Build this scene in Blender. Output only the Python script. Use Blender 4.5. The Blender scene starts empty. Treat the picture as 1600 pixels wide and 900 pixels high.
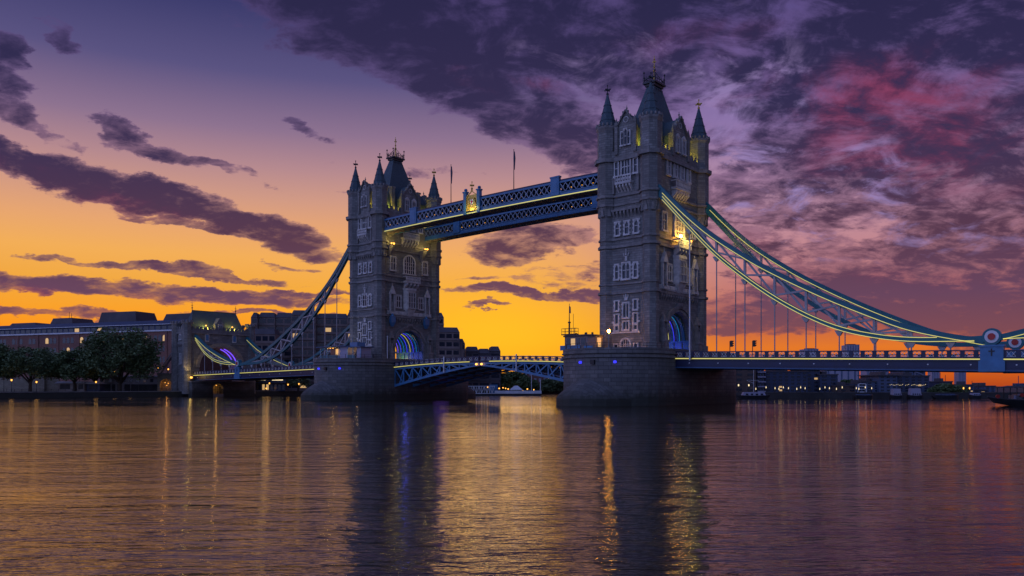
import bpy, bmesh, math, random
from mathutils import Vector, Matrix
R_ = math.radians
random.seed(7)
S = bpy.context.scene
COL = S.collection

# ------------------------------------------------------------------ camera
CAM = (86.0, -144.2, 3.7)
YAW = 2.28675                      # heading of the view, from +X
FPX, HY = 1234.0, 603.0            # focal length / horizon row of the 1600x900 photograph
cd = bpy.data.cameras.new('camera')
cam = bpy.data.objects.new('camera', cd); COL.objects.link(cam)
cam.location = CAM
cam.rotation_euler = (R_(90), 0, YAW - R_(90))
cd.sensor_width = 36.0
cd.lens = 36.0 * FPX / 1600.0
cd.shift_y = (HY - 450.0) / 1600.0
cd.clip_start = 0.5; cd.clip_end = 20000
S.camera = cam
S.view_settings.view_transform = 'Standard'
S.view_settings.look = 'None'
S.view_settings.exposure = 0.0
S.view_settings.gamma = 1.0
S.view_settings.use_curve_mapping = False
FW = (math.cos(YAW), math.sin(YAW)); RT = (math.sin(YAW), -math.cos(YAW))

def at(u, d):
    """ground position seen in photo column u at distance d along the view"""
    r = (u - 800.0) / FPX * d
    return (CAM[0] + FW[0]*d + RT[0]*r, CAM[1] + FW[1]*d + RT[1]*r)
def hz(v, d):
    return CAM[2] + (HY - v) * d / FPX

def lin(c):
    return tuple(((x/255.0)/12.92 if x/255.0 <= 0.04045 else ((x/255.0+0.055)/1.055)**2.4) for x in c)

# ------------------------------------------------------------------ world: dusk sky with clouds
W = bpy.data.worlds.new('World'); S.world = W; W.use_nodes = True
NT = W.node_tree; NT.nodes.clear()
class G:
    """tiny node-graph helper"""
    def __init__(s, nt): s.nt = nt
    def n(s, t, **k):
        o = s.nt.nodes.new(t)
        for a, b in k.items(): setattr(o, a, b)
        return o
    def put(s, sock, v):
        if isinstance(v, bpy.types.NodeSocket): s.nt.links.new(v, sock)
        else: sock.default_value = v
    def m(s, op, a, b=0.0, c=0.0, clamp=False):
        o = s.n('ShaderNodeMath', operation=op, use_clamp=clamp)
        s.put(o.inputs[0], a); s.put(o.inputs[1], b); s.put(o.inputs[2], c)
        return o.outputs[0]
    def vm(s, op, a, b=(0, 0, 0), scale=None):
        o = s.n('ShaderNodeVectorMath', operation=op)
        s.put(o.inputs[0], a); s.put(o.inputs[1], b)
        if scale is not None: s.put(o.inputs[3], scale)
        return o.outputs['Value'] if op in ('DOT_PRODUCT', 'LENGTH') else o.outputs[0]
    def sm(s, x, a, b, o0=0.0, o1=1.0):
        o = s.n('ShaderNodeMapRange', interpolation_type='SMOOTHSTEP')
        s.put(o.inputs[0], x)
        for i, v in enumerate((a, b, o0, o1)): s.put(o.inputs[i+1], v)
        return o.outputs[0]
    def comb(s, x, y, z):
        o = s.n('ShaderNodeCombineXYZ')
        for i, v in enumerate((x, y, z)): s.put(o.inputs[i], v)
        return o.outputs[0]
    def noise(s, vec, scale, detail=5, rough=0.55, dist=0.0, color=False):
        o = s.n('ShaderNodeTexNoise')
        s.put(o.inputs['Vector'], vec); o.inputs['Scale'].default_value = scale
        o.inputs['Detail'].default_value = detail; o.inputs['Roughness'].default_value = rough
        o.inputs['Distortion'].default_value = dist
        return o.outputs['Color' if color else 'Fac']
    def ramp(s, x, stops):
        o = s.n('ShaderNodeValToRGB'); e = o.color_ramp.elements
        s.put(o.inputs[0], x)
        while len(e) < len(stops): e.new(0.5)
        for el, (p, c) in zip(e, stops): el.position = p; el.color = (*c, 1)
        return o.outputs[0]
    def mix(s, f, a, b, mode='MIX'):
        o = s.n('ShaderNodeMix', data_type='RGBA', blend_type=mode)
        s.put(o.inputs[0], f)
        for i, v in ((6, a), (7, b)):
            s.put(o.inputs[i], (*v, 1) if isinstance(v, tuple) and len(v) == 3 else v)
        return o.outputs[2]

def build_sky():
    g = G(NT)
    d = g.n('ShaderNodeTexCoord').outputs['Generated']
    x = g.vm('DOT_PRODUCT', d, (RT[0], RT[1], 0))
    y = g.vm('DOT_PRODUCT', d, (FW[0], FW[1], 0))
    z = g.vm('DOT_PRODUCT', d, (0, 0, 1))
    zc = g.m('MAXIMUM', z, 0.0)
    A = g.m('ARCTAN2', x, y)                      # azimuth from the glow's side of the sky, radians
    E = g.m('ARCSINE', g.m('MINIMUM', zc, 0.999)) # elevation
    Ed = g.m('MULTIPLY', E, 57.2958)
    AE = g.comb(A, E, 0.0)
    lay = g.vm('SCALE', g.comb(x, y, 0.0), scale=g.m('DIVIDE', 1.0, g.m('ADD', zc, 0.30)))  # flat cloud deck overhead
    # --- clear sky
    def rp(st): return g.ramp(g.m('DIVIDE', Ed, 60.0), [(e/60.0, lin(c)) for e, c in st])
    left = rp([(0, (215, 95, 25)), (1.5, (236, 118, 22)), (3.5, (250, 146, 24)), (5, (248, 160, 40)), (6.8, (241, 167, 62)),
               (8.8, (242, 173, 86)), (10.8, (230, 164, 112)), (12.8, (207, 152, 132)), (14.8, (180, 136, 142)), (17.2, (140, 113, 143)), (20.7, (88, 81, 128)), (24.6, (57, 57, 107)), (60, (34, 36, 84))])
    right = rp([(0, (180, 70, 28)), (1.2, (214, 98, 30)), (2.6, (226, 118, 40)), (4, (196, 100, 66)), (6, (190, 112, 106)), (9, (194, 132, 138)),
                (13, (182, 140, 164)), (18, (138, 114, 168)), (24, (92, 82, 142)), (32, (52, 48, 104)), (60, (38, 40, 88))])
    sky = g.mix(g.sm(A, -0.02, 0.30), left, right)
    glow = g.m('MULTIPLY', g.sm(g.m('ABSOLUTE', g.m('ADD', A, 0.03)), 0.0, 0.32, 1, 0), g.sm(g.m('ABSOLUTE', g.m('SUBTRACT', Ed, 3.6)), 0.0, 5.5, 1, 0))
    sky = g.mix(g.m('MULTIPLY', glow, 0.85), sky, lin((255, 192, 36)))
    # --- clouds
    warp = g.vm('SUBTRACT', g.noise(lay, 1.7, 5, 0.6, color=True), (0.5, 0.5, 0.5))
    warp2 = g.vm('SUBTRACT', g.noise(g.vm('MULTIPLY', AE, (1, 2.2, 1)), 9.0, 6, 0.62, color=True), (0.5, 0.5, 0.5))
    P = g.vm('ADD', AE, g.vm('MULTIPLY', warp, (0.10, 0.035, 0)))
    P = g.vm('ADD', P, g.vm('MULTIPLY', warp2, (0.13, 0.05, 0)))
    def ae(u, v):
        a = math.atan((u-800)/FPX); return a, math.atan((HY-v)/FPX*math.cos(a))
    def field(blobs):
        tot = None
        for (u, v, su, sv, rot, w) in blobs:
            a, e = ae(u, v); c = math.cos(a)
            mp = g.n('ShaderNodeMapping', vector_type='TEXTURE')
            g.put(mp.inputs['Vector'], P)
            mp.inputs['Location'].default_value = (a, e, 0)
            mp.inputs['Rotation'].default_value = (0, 0, R_(-rot))
            mp.inputs['Scale'].default_value = (su/FPX*c*c, sv/FPX*c, 1)
            gr = g.n('ShaderNodeTexGradient', gradient_type='QUADRATIC_SPHERE')
            g.put(gr.inputs[0], mp.outputs[0])
            o = g.sm(g.m('POWER', gr.outputs['Fac'], 0.5), 0.0, 0.6, 0.0, w)
            tot = o if tot is None else g.m('MAXIMUM', tot, o)
        return tot
    fb = g.noise(g.vm('MULTIPLY', lay, (1.0, 1.15, 1)), 4.3, 9, 0.62, 0.35)
    fb2 = g.noise(g.vm('MULTIPLY', lay, (1.0, 1.35, 1)), 15.0, 8, 0.62, 0.3)
    dark = field(SKY_DARK)
    D = g.m('ADD', dark, g.m('ADD', g.m('MULTIPLY', g.m('SUBTRACT', fb, 0.5), 1.3), g.m('MULTIPLY', g.m('SUBTRACT', fb2, 0.5), 1.4)))
    cov = g.sm(D, 0.33, 0.66)
    fb3 = g.noise(g.vm('MULTIPLY', g.vm('ADD', lay, (1.9, 4.2, 0)), (1.0, 1.25, 1)), 8.0, 9, 0.66, 0.6)
    Dt = g.m('ADD', D, g.m('MULTIPLY', g.m('SUBTRACT', fb3, 0.52), g.sm(A, -0.30, 0.05, 1.1, 2.5)))
    ccol = g.ramp(g.m('DIVIDE', Ed, 40.0), [(e/40.0, lin(c)) for e, c in
            [(0, (150, 66, 34)), (3, (126, 72, 82)), (6, (100, 64, 92)), (10, (84, 52, 76)), (14, (62, 46, 80)), (19, (46, 40, 78)), (26, (38, 35, 72)), (40, (30, 30, 60))]])
    lit = g.mix(0.55, sky, g.ramp(g.m('DIVIDE', Ed, 40.0), [(e/40.0, lin(c)) for e, c in [(0, (180, 82, 40)), (8, (128, 84, 110)), (18, (96, 72, 122)), (40, (64, 56, 104))]]))
    cloud = g.mix(g.sm(Dt, 0.28, 1.12), lit, ccol)
    # puffs catching the last light
    puff = g.m('MULTIPLY', g.sm(g.noise(g.vm('ADD', lay, (3.1, 1.7, 0)), 8.0, 8, 0.64, 0.5), 0.50, 0.70), field(SKY_PUFF), clamp=True)
    cloud = g.mix(puff, cloud, lin((150, 128, 182)))
    red = g.m('MULTIPLY', g.sm(g.noise(g.vm('ADD', lay, (7.3, 2.9, 0)), 4.2, 8, 0.64, 0.5), 0.42, 0.72), field(SKY_RED), clamp=True)
    red = g.m('MULTIPLY', red, g.sm(Dt, 1.55, 0.7))
    cloud = g.mix(red, cloud, lin((142, 55, 88)))
    sky = g.mix(cov, sky, cloud)
    # --- unseen dusk sky behind and overhead: blue-violet, brightened to light the tower fronts
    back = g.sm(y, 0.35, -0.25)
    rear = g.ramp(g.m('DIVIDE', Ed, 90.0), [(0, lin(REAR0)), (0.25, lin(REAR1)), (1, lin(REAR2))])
    fill_lobe = g.sm(g.vm('DOT_PRODUCT', d, (-0.60, -0.80, 0.0)), -0.35, 0.85, REAR_LO, REAR_HI)  # added lobe makes the river faces brighter than the road faces
    rear = g.mix(1.0, rear, g.comb(fill_lobe, fill_lobe, fill_lobe), 'MULTIPLY')
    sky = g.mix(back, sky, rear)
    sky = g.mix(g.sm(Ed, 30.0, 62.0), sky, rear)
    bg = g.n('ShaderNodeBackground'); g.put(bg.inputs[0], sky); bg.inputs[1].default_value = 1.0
    ni = g.n('ShaderNodeTexSky', sky_type='NISHITA'); ni.sun_disc = False
    ni.sun_elevation = R_(SUN_EL); ni.sun_rotation = SUN_ROT
    bg2 = g.n('ShaderNodeBackground'); g.put(bg2.inputs[0], ni.outputs[0]); bg2.inputs[1].default_value = 0.004
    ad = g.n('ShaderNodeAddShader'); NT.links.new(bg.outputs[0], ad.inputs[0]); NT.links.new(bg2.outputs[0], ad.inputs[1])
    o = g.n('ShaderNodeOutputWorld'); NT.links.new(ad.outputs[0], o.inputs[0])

SUN_EL = 1.0
SUN_AZ = YAW + 0.05                 # the glow lies just left of the view's middle
SUN_ROT = R_(90) - SUN_AZ
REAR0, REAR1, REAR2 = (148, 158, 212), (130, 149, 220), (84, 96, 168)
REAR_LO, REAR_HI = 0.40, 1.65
# clouds: where in the sky (photo col,row), half sizes, tilt, thickness
SKY_DARK = [
 (620, 45, 380, 125, 13, 1.1), (790, 150, 250, 85, 23, .95), (905, 225, 150, 60, 22, .75), (1000, 30, 460, 160, 0, 1.0),
 (1350, 70, 460, 190, 0, 1.05), (1580, 300, 300, 360, 0, 1.0), (1350, 240, 340, 120, 14, .95), (1200, 330, 300, 130, 8, .66), (1430, 420, 380, 80, 6, .8), (1120, 180, 190, 90, 0, .72),
 (60, 258, 270, 32, 12, 1.2), (240, 303, 230, 33, 13, 1.2), (400, 352, 200, 36, 14, 1.1), (300, 348, 140, 11, 12, .9), (330, 425, 200, 8, 3, .8), (470, 452, 130, 8, 2, .85), (420, 488, 200, 7, 2, .8), (560, 300, 60, 9, 14, .55), (700, 262, 60, 9, 5, .5),
 (120, 441, 300, 22, 3, 1.1), (360, 455, 240, 17, 3, 1.0), (210, 410, 240, 11, 3, .9), (100, 490, 240, 11, 4, .8), (460, 411, 60, 7, 0, .6),
 (185, 200, 64, 28, 25, .8), (260, 247, 115, 22, 12, .9), (340, 264, 110, 14, 8, .8), (15, 75, 70, 40, 20, .85), (5, 120, 80, 40, 20, .85), (30, 172, 80, 28, 15, .75), (110, 222, 90, 18, 15, .6), (80, 45, 60, 20, 20, .6),
 (490, 205, 60, 16, 15, .62), (600, 280, 60, 12, 10, .5), (820, 385, 140, 38, -6, .85), (850, 464, 260, 12, 2, 1.05), (800, 440, 160, 7, 0, .6), (740, 483, 46, 6, 0, .75), (890, 430, 130, 30, -8, .5), (660, 265, 120, 14, 0, .45),
 (1450, 478, 500, 66, 3, 1.35), (1200, 506, 220, 30, 3, .95), (1180, 440, 150, 30, 5, .5)]
SKY_PUFF = [(1240, 270, 330, 130, 12, 1.0), (1120, 110, 240, 110, 20, .8), (1380, 350, 300, 70, 8, .7), (930, 120, 200, 80, 10, .55)]
SKY_RED = [(1420, 200, 320, 120, 16, .78), (1510, 130, 190, 90, 0, .55), (1250, 170, 190, 70, 15, .5), (790, 135, 120, 22, 8, .45), (1180, 400, 300, 60, 8, .24), (1330, 420, 240, 36, 6, .22), (1080, 60, 160, 40, 0, .15),
           (120, 292, 330, 20, 13, .4), (180, 457, 330, 14, 3, .6)]
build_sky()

sl = bpy.data.lights.new('sun', 'SUN'); sl.energy = 0.04; sl.angle = R_(12); sl.color = (1.0, 0.62, 0.32)
so = bpy.data.objects.new('sun', sl); COL.objects.link(so)
sd = Vector((math.cos(SUN_AZ)*math.cos(R_(2.5)), math.sin(SUN_AZ)*math.cos(R_(2.5)), math.sin(R_(2.5))))
so.rotation_euler = sd.to_track_quat('Z', 'Y').to_euler()

# ------------------------------------------------------------------ materials
def new_mat(name):
    m = bpy.data.materials.new(name); m.use_nodes = True
    b = m.node_tree.nodes['Principled BSDF']
    return m, G(m.node_tree), b
def mat(name, col, rough=0.6, metal=0.0, var=0.25, vs=0.7, bump=0.0):
    m, g, b = new_mat(name)
    co = g.n('ShaderNodeTexCoord').outputs['Object']
    n = g.noise(co, vs, 6, 0.62)
    dk = tuple(c*(1-var) for c in col); lt = tuple(min(1, c*(1+var)) for c in col)
    g.put(b.inputs['Base Color'], g.ramp(n, [(0.3, dk), (0.7, lt)]))
    b.inputs['Roughness'].default_value = rough; b.inputs['Metallic'].default_value = metal
    if bump:
        bp = g.n('ShaderNodeBump'); bp.inputs['Strength'].default_value = bump; bp.inputs['Distance'].default_value = 0.1
        g.put(bp.inputs['Height'], g.noise(co, vs*6, 5, 0.6)); g.put(b.inputs['Normal'], bp.outputs[0])
    return m
def masonry(name, c1, c2, mortar, bw, bh, stain=0.35, bump=0.5, tide=False):
    m, g, b = new_mat(name)
    tc = g.n('ShaderNodeTexCoord')
    br = g.n('ShaderNodeTexBrick')
    g.put(br.inputs['Vector'], tc.outputs['UV'])
    br.inputs['Color1'].default_value = (*c1, 1); br.inputs['Color2'].default_value = (*c2, 1); br.inputs['Mortar'].default_value = (*mortar, 1)
    br.inputs['Scale'].default_value = 1.0; br.inputs['Brick Width'].default_value = bw; br.inputs['Row Height'].default_value = bh
    br.inputs['Mortar Size'].default_value = bh*0.055; br.inputs['Mortar Smooth'].default_value = 0.3; br.inputs['Bias'].default_value = -0.1
    n = g.noise(tc.outputs['Object'], 0.22, 7, 0.66)
    n2 = g.noise(g.vm('MULTIPLY', tc.outputs['Object'], (1, 1, 0.18)), 0.9, 6, 0.6)
    st = g.m('MULTIPLY', g.sm(n, 0.3, 0.72), g.sm(n2, 0.25, 0.7))
    col = g.mix(g.m('MULTIPLY', g.m('SUBTRACT', 1.0, st), stain), br.outputs[0], tuple(c*0.35 for c in c1))
    if tide:                                     # weed and tide marks left by the river
        sx = g.n('ShaderNodeSeparateXYZ'); g.put(sx.inputs[0], tc.outputs['Object'])
        zz = g.m('ADD', sx.outputs[2], g.m('MULTIPLY', g.m('SUBTRACT', g.noise(g.vm('MULTIPLY', tc.outputs['Object'], (1, 1, .35)), .8, 5, .65), .5), 3.2))
        col = g.mix(g.sm(zz, 1.2, 3.4, .85, 0), col, (.018, .022, .012))
        col = g.mix(g.sm(zz, 3.0, 6.4, .35, 0), col, (.05, .048, .04))
    g.put(b.inputs['Base Color'], col)
    b.inputs['Roughness'].default_value = 0.85
    bp = g.n('ShaderNodeBump'); bp.inputs['Strength'].default_value = bump; bp.inputs['Distance'].default_value = 0.06
    g.put(bp.inputs['Height'], g.m('ADD', g.m('MULTIPLY', br.outputs['Fac'], -1.0), g.m('MULTIPLY', g.noise(tc.outputs['Object'], 2.5, 5, 0.6), 0.9)))
    g.put(b.inputs['Normal'], bp.outputs[0])
    return m
def emit(name, col, s):
    m, g, b = new_mat(name)
    b.inputs['Base Color'].default_value = (*[c*0.5 for c in col], 1)
    b.inputs['Emission Color'].default_value = (*col, 1); b.inputs['Emission Strength'].default_value = s
    return m
M = {}
M['stone'] = masonry('granite_masonry', (.375, .36, .34), (.175, .168, .16), (.09, .088, .088), 1.15, .46, .75, .8)
M['pier'] = masonry('pier_granite', (.24, .23, .22), (.12, .115, .115), (.05, .048, .048), 1.9, .74, .6, .8, True)
M['trim'] = mat('portland_stone', (.54, .52, .5), .8, 0, .3, .9, .3)
M['trimdk'] = mat('weathered_stone', (.22, .205, .195), .85, 0, .4, .8, .4)
M['slate'] = masonry('roof_slate', (.09, .14, .165), (.07, .105, .13), (.05, .06, .07), .5, .35, .3, .35)
M['lead'] = mat('dark_lead', (.05, .05, .06), .55, .3)
M['gold'] = mat('gilding', (.55, .38, .08), .35, .6, .2)
M['glass'] = mat('window_glass', (.018, .024, .04), .12, 0, .5, .4)
M['panelblue'] = mat('deep_blue_paint', (.025, .08, .19), .45, 0, .25, .6)
M['blue'] = mat('bridge_blue_paint', (.05, .17, .33), .45, 0, .2, .5)
M['paleblue'] = mat('pale_blue_paint', (.16, .33, .5), .45, 0, .2, .5)
M['navy'] = mat('navy_paint', (.007, .012, .055), .45, 0, .25, .5)
M['teal'] = mat('chain_teal_paint', (.010, .125, .16), .45, 0, .2, .5)
M['web'] = mat('chain_web_paint', (.33, .32, .34), .5, 0, .2, .5)
M['white'] = mat('white_paint', (.62, .63, .66), .5, 0, .15, .5)
M['red'] = mat('red_paint', (.42, .02, .015), .4, 0, .15, .8)
M['iron'] = mat('dark_iron', (.025, .025, .03), .5, .2)
M['under'] = mat('underside_steel', (.13, .10, .09), .7, 0, .35, .6)
M['soffit'] = mat('walkway_soffit_lit', (.36, .29, .24), .7, 0, .3, .6)  # underside steel tone lightened and warmed in place of faint warm light
M['lattice'] = mat('lattice_grey_blue_paint', (.32, .38, .47), .5, 0, .2, .5)
M['asphalt'] = mat('asphalt', (.05, .05, .052), .9)
M['led'] = emit('led_strip', (.88, .78, .20), .72)
M['ledblue'] = emit('blue_led', (.05, .05, 1.0), 1.2)
M['ledcyan'] = emit('cyan_led', (.02, .35, .8), .5)
M['ledviolet'] = emit('violet_led', (.2, .08, 1.0), 1.2)
M['lampwarm'] = emit('warm_lamp', (1.0, .42, .07), 2.5)
M['lamphot'] = emit('bright_lamp', (1.0, .40, .04), 110)
M['lampsmall'] = emit('small_lamp', (1.0, .5, .14), 3)
M['lampwhite'] = emit('white_lamp', (1.0, .78, .42), 1.3)
M['litwin'] = emit('lit_window', (1.0, .62, .25), .55)
M['amber'] = emit('amber_light', (1.0, .3, .04), 6)
M['brick'] = masonry('red_brick', (.29, .125, .095), (.21, .095, .075), (.16, .12, .1), .6, .3, .3, .2)
M['concrete'] = mat('brown_concrete', (.21, .16, .15), .9, 0, .25, .15, .2)
M['concdk'] = mat('dark_concrete', (.085, .075, .085), .9, 0, .25, .15)
M['fblue'] = mat('blue_grey_render', (.09, .12, .2), .8, 0, .25, .2)
M['fdark'] = mat('dark_cladding', (.045, .06, .11), .7, 0, .25, .2)
M['fbrown'] = mat('brown_stock_brick', (.11, .075, .065), .85, 0, .25, .2)
M['haze1'] = mat('pale_haze_cladding', (.33, .31, .40), .7, 0, .1, .05)  # pale violet: haze put into the far towers' colour; plain pale finish elsewhere
M['cream'] = mat('cream_render', (.34, .30, .28), .85, 0, .2, .3)
M['beige'] = masonry('ragstone', (.46, .39, .29), (.33, .28, .2), (.12, .1, .08), .9, .4, .3)
M['ground'] = mat('paving_ground', (.04, .038, .038), .9, 0, .3, .2)
M['bark'] = mat('bark', (.05, .038, .028), .9, 0, .4, 2)
M['leaf'] = None

def leaf_mat(name, c):
    m, g, b = new_mat(name)
    oi = g.n('ShaderNodeTexCoord').outputs['Object']
    n = g.noise(oi, .55, 4, .6)
    g.put(b.inputs['Base Color'], g.ramp(n, [(.3, tuple(k*.55 for k in c)), (.72, tuple(k*1.5 for k in c))]))
    b.inputs['Roughness'].default_value = .65
    return m
M['leaf'] = leaf_mat('foliage', (.11, .155, .06))
M['leaf2'] = leaf_mat('foliage_olive', (.10, .13, .055))

def water_mat():
    m, g, b = new_mat('river_water')
    co = g.n('ShaderNodeTexCoord').outputs['Object']
    b.inputs['Base Color'].default_value = (.034, .018, .008, 1)
    b.inputs['Roughness'].default_value = .055
    b.inputs['IOR'].default_value = 1.8
    # ripples run before an up-river breeze: long crests, short troughs
    crest = g.comb(g.m('MULTIPLY', g.vm('DOT_PRODUCT', co, (.7545, .6560, 0)), .30), g.vm('DOT_PRODUCT', co, (-.6560, .7545, 0)), 0.0)
    warp = g.vm('SCALE', g.vm('SUBTRACT', g.noise(co, .06, 3, .5, color=True), (.5, .5, .5)), scale=3.0)
    pw = g.vm('ADD', crest, warp)
    lee = g.sm(g.vm('DOT_PRODUCT', g.vm('SUBTRACT', co, (12, -15, 0)), (.867, .498, 0)), 2, 30, 1.0, .40)
    calm = g.m('MULTIPLY', g.sm(g.noise(crest, .045, 5, .6), .36, .60, .45, 1.35), lee)
    h = g.m('ADD', g.m('MULTIPLY', g.noise(pw, .80, 4, .58), 1.0), g.m('MULTIPLY', g.noise(pw, 2.7, 4, .6), .36))
    h = g.m('ADD', g.m('MULTIPLY', h, calm), g.m('MULTIPLY', g.noise(pw, .2, 3, .5), .45))
    bp = g.n('ShaderNodeBump'); bp.inputs['Strength'].default_value = 1.0; bp.inputs['Distance'].default_value = .085
    g.put(bp.inputs['Height'], h); g.put(b.inputs['Normal'], bp.outputs[0])
    return m
M['water'] = water_mat()

# ------------------------------------------------------------------ mesh helpers
class MB:
    def __init__(s): s.v = []; s.f = []; s.T = None
    def add(s, vs, fs):
        o = len(s.v)
        s.v += [s.T(*p) if s.T else tuple(p) for p in vs]
        s.f += [tuple(i+o for i in f) for f in fs]; return s
    def box(s, x0, x1, y0, y1, z0, z1):
        v = [(x0,y0,z0),(x1,y0,z0),(x1,y1,z0),(x0,y1,z0),(x0,y0,z1),(x1,y0,z1),(x1,y1,z1),(x0,y1,z1)]
        return s.add(v, [(3,2,1,0),(4,5,6,7),(0,1,5,4),(1,2,6,5),(2,3,7,6),(3,0,4,7)])
    def prism(s, poly, z0, z1, top=None):
        n = len(poly); t = top or poly
        v = [(x, y, z0) for x, y in poly] + [(x, y, z1) for x, y in t]
        return s.add(v, [tuple(range(n))[::-1], tuple(range(n, 2*n))] + [(i, (i+1) % n, n+(i+1) % n, n+i) for i in range(n)])
    def hull2(s, p0, p1):
        """loft between two point rings of equal length, capped"""
        n = len(p0)
        return s.add(list(p0)+list(p1), [tuple(range(n))[::-1], tuple(range(n, 2*n))] + [(i, (i+1) % n, n+(i+1) % n, n+i) for i in range(n)])
    def loft(s, rings, cap=True):
        n = len(rings[0]); v = [p for r in rings for p in r]; f = []
        for k in range(len(rings)-1):
            for i in range(n):
                j = (i+1) % n; f.append((k*n+i, k*n+j, (k+1)*n+j, (k+1)*n+i))
        if cap: f += [tuple(range(n))[::-1], tuple(range((len(rings)-1)*n, len(rings)*n))]
        return s.add(v, f)
    def bar(s, p, q, w, h=None, up=(0, 0, 1)):
        h = h or w; p = Vector(p); q = Vector(q); d = (q-p)
        if d.length < 1e-6: return s
        d.normalize(); u = Vector(up)
        if abs(d.dot(u)) > .98: u = Vector((1, 0, 0))
        a = d.cross(u).normalized(); b = a.cross(d).normalized()
        def ring(c): return [tuple(c + a*i*w/2 + b*j*h/2) for i, j in ((-1,-1),(1,-1),(1,1),(-1,1))]
        return s.hull2(ring(p), ring(q))
    def path(s, pts, w, h):
        """rectangular section swept along a curve in a vertical plane (across = Y)"""
        rings = []
        for i, p in enumerate(pts):
            a = Vector(pts[max(0, i-1)]); b = Vector(pts[min(len(pts)-1, i+1)]); d = (b-a).normalized()
            side = Vector((0, 1, 0)) if abs(d.y) < .9 else Vector((1, 0, 0)); nrm = side.cross(d).normalized()
            hh = h(i/(len(pts)-1)) if callable(h) else h
            rings.append([tuple(Vector(p) + side*i2*w/2 + nrm*j*hh/2) for i2, j in ((-1,-1),(1,-1),(1,1),(-1,1))])
        return s.loft(rings)
    def ngon(s, cx, cy, n, r0, z0, r1=None, z1=None, rot=None):
        rot = math.pi/n if rot is None else rot; r1 = r0 if r1 is None else r1
        c = [(math.cos(rot+2*math.pi*i/n), math.sin(rot+2*math.pi*i/n)) for i in range(n)]
        return s.hull2([(cx+a*r0, cy+b*r0, z0) for a, b in c], [(cx+a*max(r1, 1e-3), cy+b*max(r1, 1e-3), z1) for a, b in c])
    def cyl(s, p, q, r, n=8, r2=None):
        p = Vector(p); q = Vector(q); d = (q-p).normalized(); u = Vector((0,0,1)) if abs(d.z) < .98 else Vector((1,0,0))
        a = d.cross(u).normalized(); b = a.cross(d); r2 = r if r2 is None else r2
        def ring(c, r): return [tuple(c + a*math.cos(2*math.pi*i/n)*r + b*math.sin(2*math.pi*i/n)*r) for i in range(n)]
        return s.hull2(ring(p, r), ring(q, r2))
    def ball(s, c, r, n=8, sz=1.0):
        rings = []
        for k in range(1, n//2):
            t = math.pi*k/(n//2)
            rings.append([(c[0]+r*math.sin(t)*math.cos(2*math.pi*i/n), c[1]+r*math.sin(t)*math.sin(2*math.pi*i/n), c[2]-r*sz*math.cos(t)) for i in range(n)])
        return s.loft(rings)
    def build(s, name, m, parent=None, loc=None, smooth=False, uv=True):
        me = bpy.data.meshes.new(name)
        me.from_pydata(s.v, [], s.f)
        bm = bmesh.new(); bm.from_mesh(me); bmesh.ops.recalc_face_normals(bm, faces=bm.faces); 
        if uv:
            ul = bm.loops.layers.uv.new('UVMap')
            for f in bm.faces:
                n = f.normal
                if abs(n.z) > .72:
                    for l in f.loops: l[ul].uv = (l.vert.co.x, l.vert.co.y)
                else:
                    t = Vector((-n.y, n.x, 0)); t = t.normalized() if t.length > 1e-6 else Vector((1, 0, 0))
                    k = 1.0/max(.3, math.sqrt(max(0, 1-n.z*n.z)))
                    for l in f.loops: l[ul].uv = (l.vert.co.dot(t), l.vert.co.z*k)
        if smooth:
            for f in bm.faces: f.smooth = True
        bm.to_mesh(me); bm.free()
        me.materials.append(M[m] if isinstance(m, str) else m)
        o = bpy.data.objects.new(name, me); COL.objects.link(o)
        if parent is not None: o.parent = parent
        if loc is not None: o.location = loc
        return o
def tag(o, label=None, cat=None, group=None, kind=None):
    if label: o['label'] = label
    if cat: o['category'] = cat
    if group: o['group'] = group
    if kind: o['kind'] = kind
    return o
def thing(name, label, cat, loc=(0, 0, 0), rz=0.0, group=None):
    o = bpy.data.objects.new(name, None); COL.objects.link(o)
    o.location = loc; o.rotation_euler = (0, 0, rz); o.empty_display_size = .5
    return tag(o, label, cat, group)
KIDS = {}
def kids(o):
    return [c for c in bpy.data.objects if c.parent == o]
def copy_tree(o, parent=None):
    c = o.copy(); COL.objects.link(c)
    if parent is not None: c.parent = parent
    for ch in kids(o): copy_tree(ch, c)
    return c
def clone(o, name_label=None, loc=None, rz=None, parent=None):
    c = copy_tree(o, parent)
    if loc is not None: c.location = loc
    if rz is not None: c.rotation_euler = (0, 0, rz)
    if name_label: c['label'] = name_label
    return c
def point(parent, loc, energy, col, r=.25, name='lamp_light'):
    l = bpy.data.lights.new(name, 'POINT'); l.energy = energy; l.color = col; l.shadow_soft_size = r
    o = bpy.data.objects.new(name, l); COL.objects.link(o); o.location = loc
    if parent is not None: o.parent = parent
    return o
def spot(parent, loc, target, energy, col, ang=60, r=.2):
    l = bpy.data.lights.new('flood_light', 'SPOT'); l.energy = energy; l.color = col; l.spot_size = R_(ang); l.spot_blend = .6; l.shadow_soft_size = r
    o = bpy.data.objects.new('flood_light', l); COL.objects.link(o); o.location = loc
    o.rotation_euler = (Vector(loc)-Vector(target)).to_track_quat('Z', 'Y').to_euler()
    if parent is not None: o.parent = parent
    return o
def lerp(pts, x):
    if x <= pts[0][0]: return pts[0][1]
    for (a, b), (c, d) in zip(pts, pts[1:]):
        if x <= c: return b + (d-b)*(x-a)/(c-a)
    return pts[-1][1]
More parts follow.
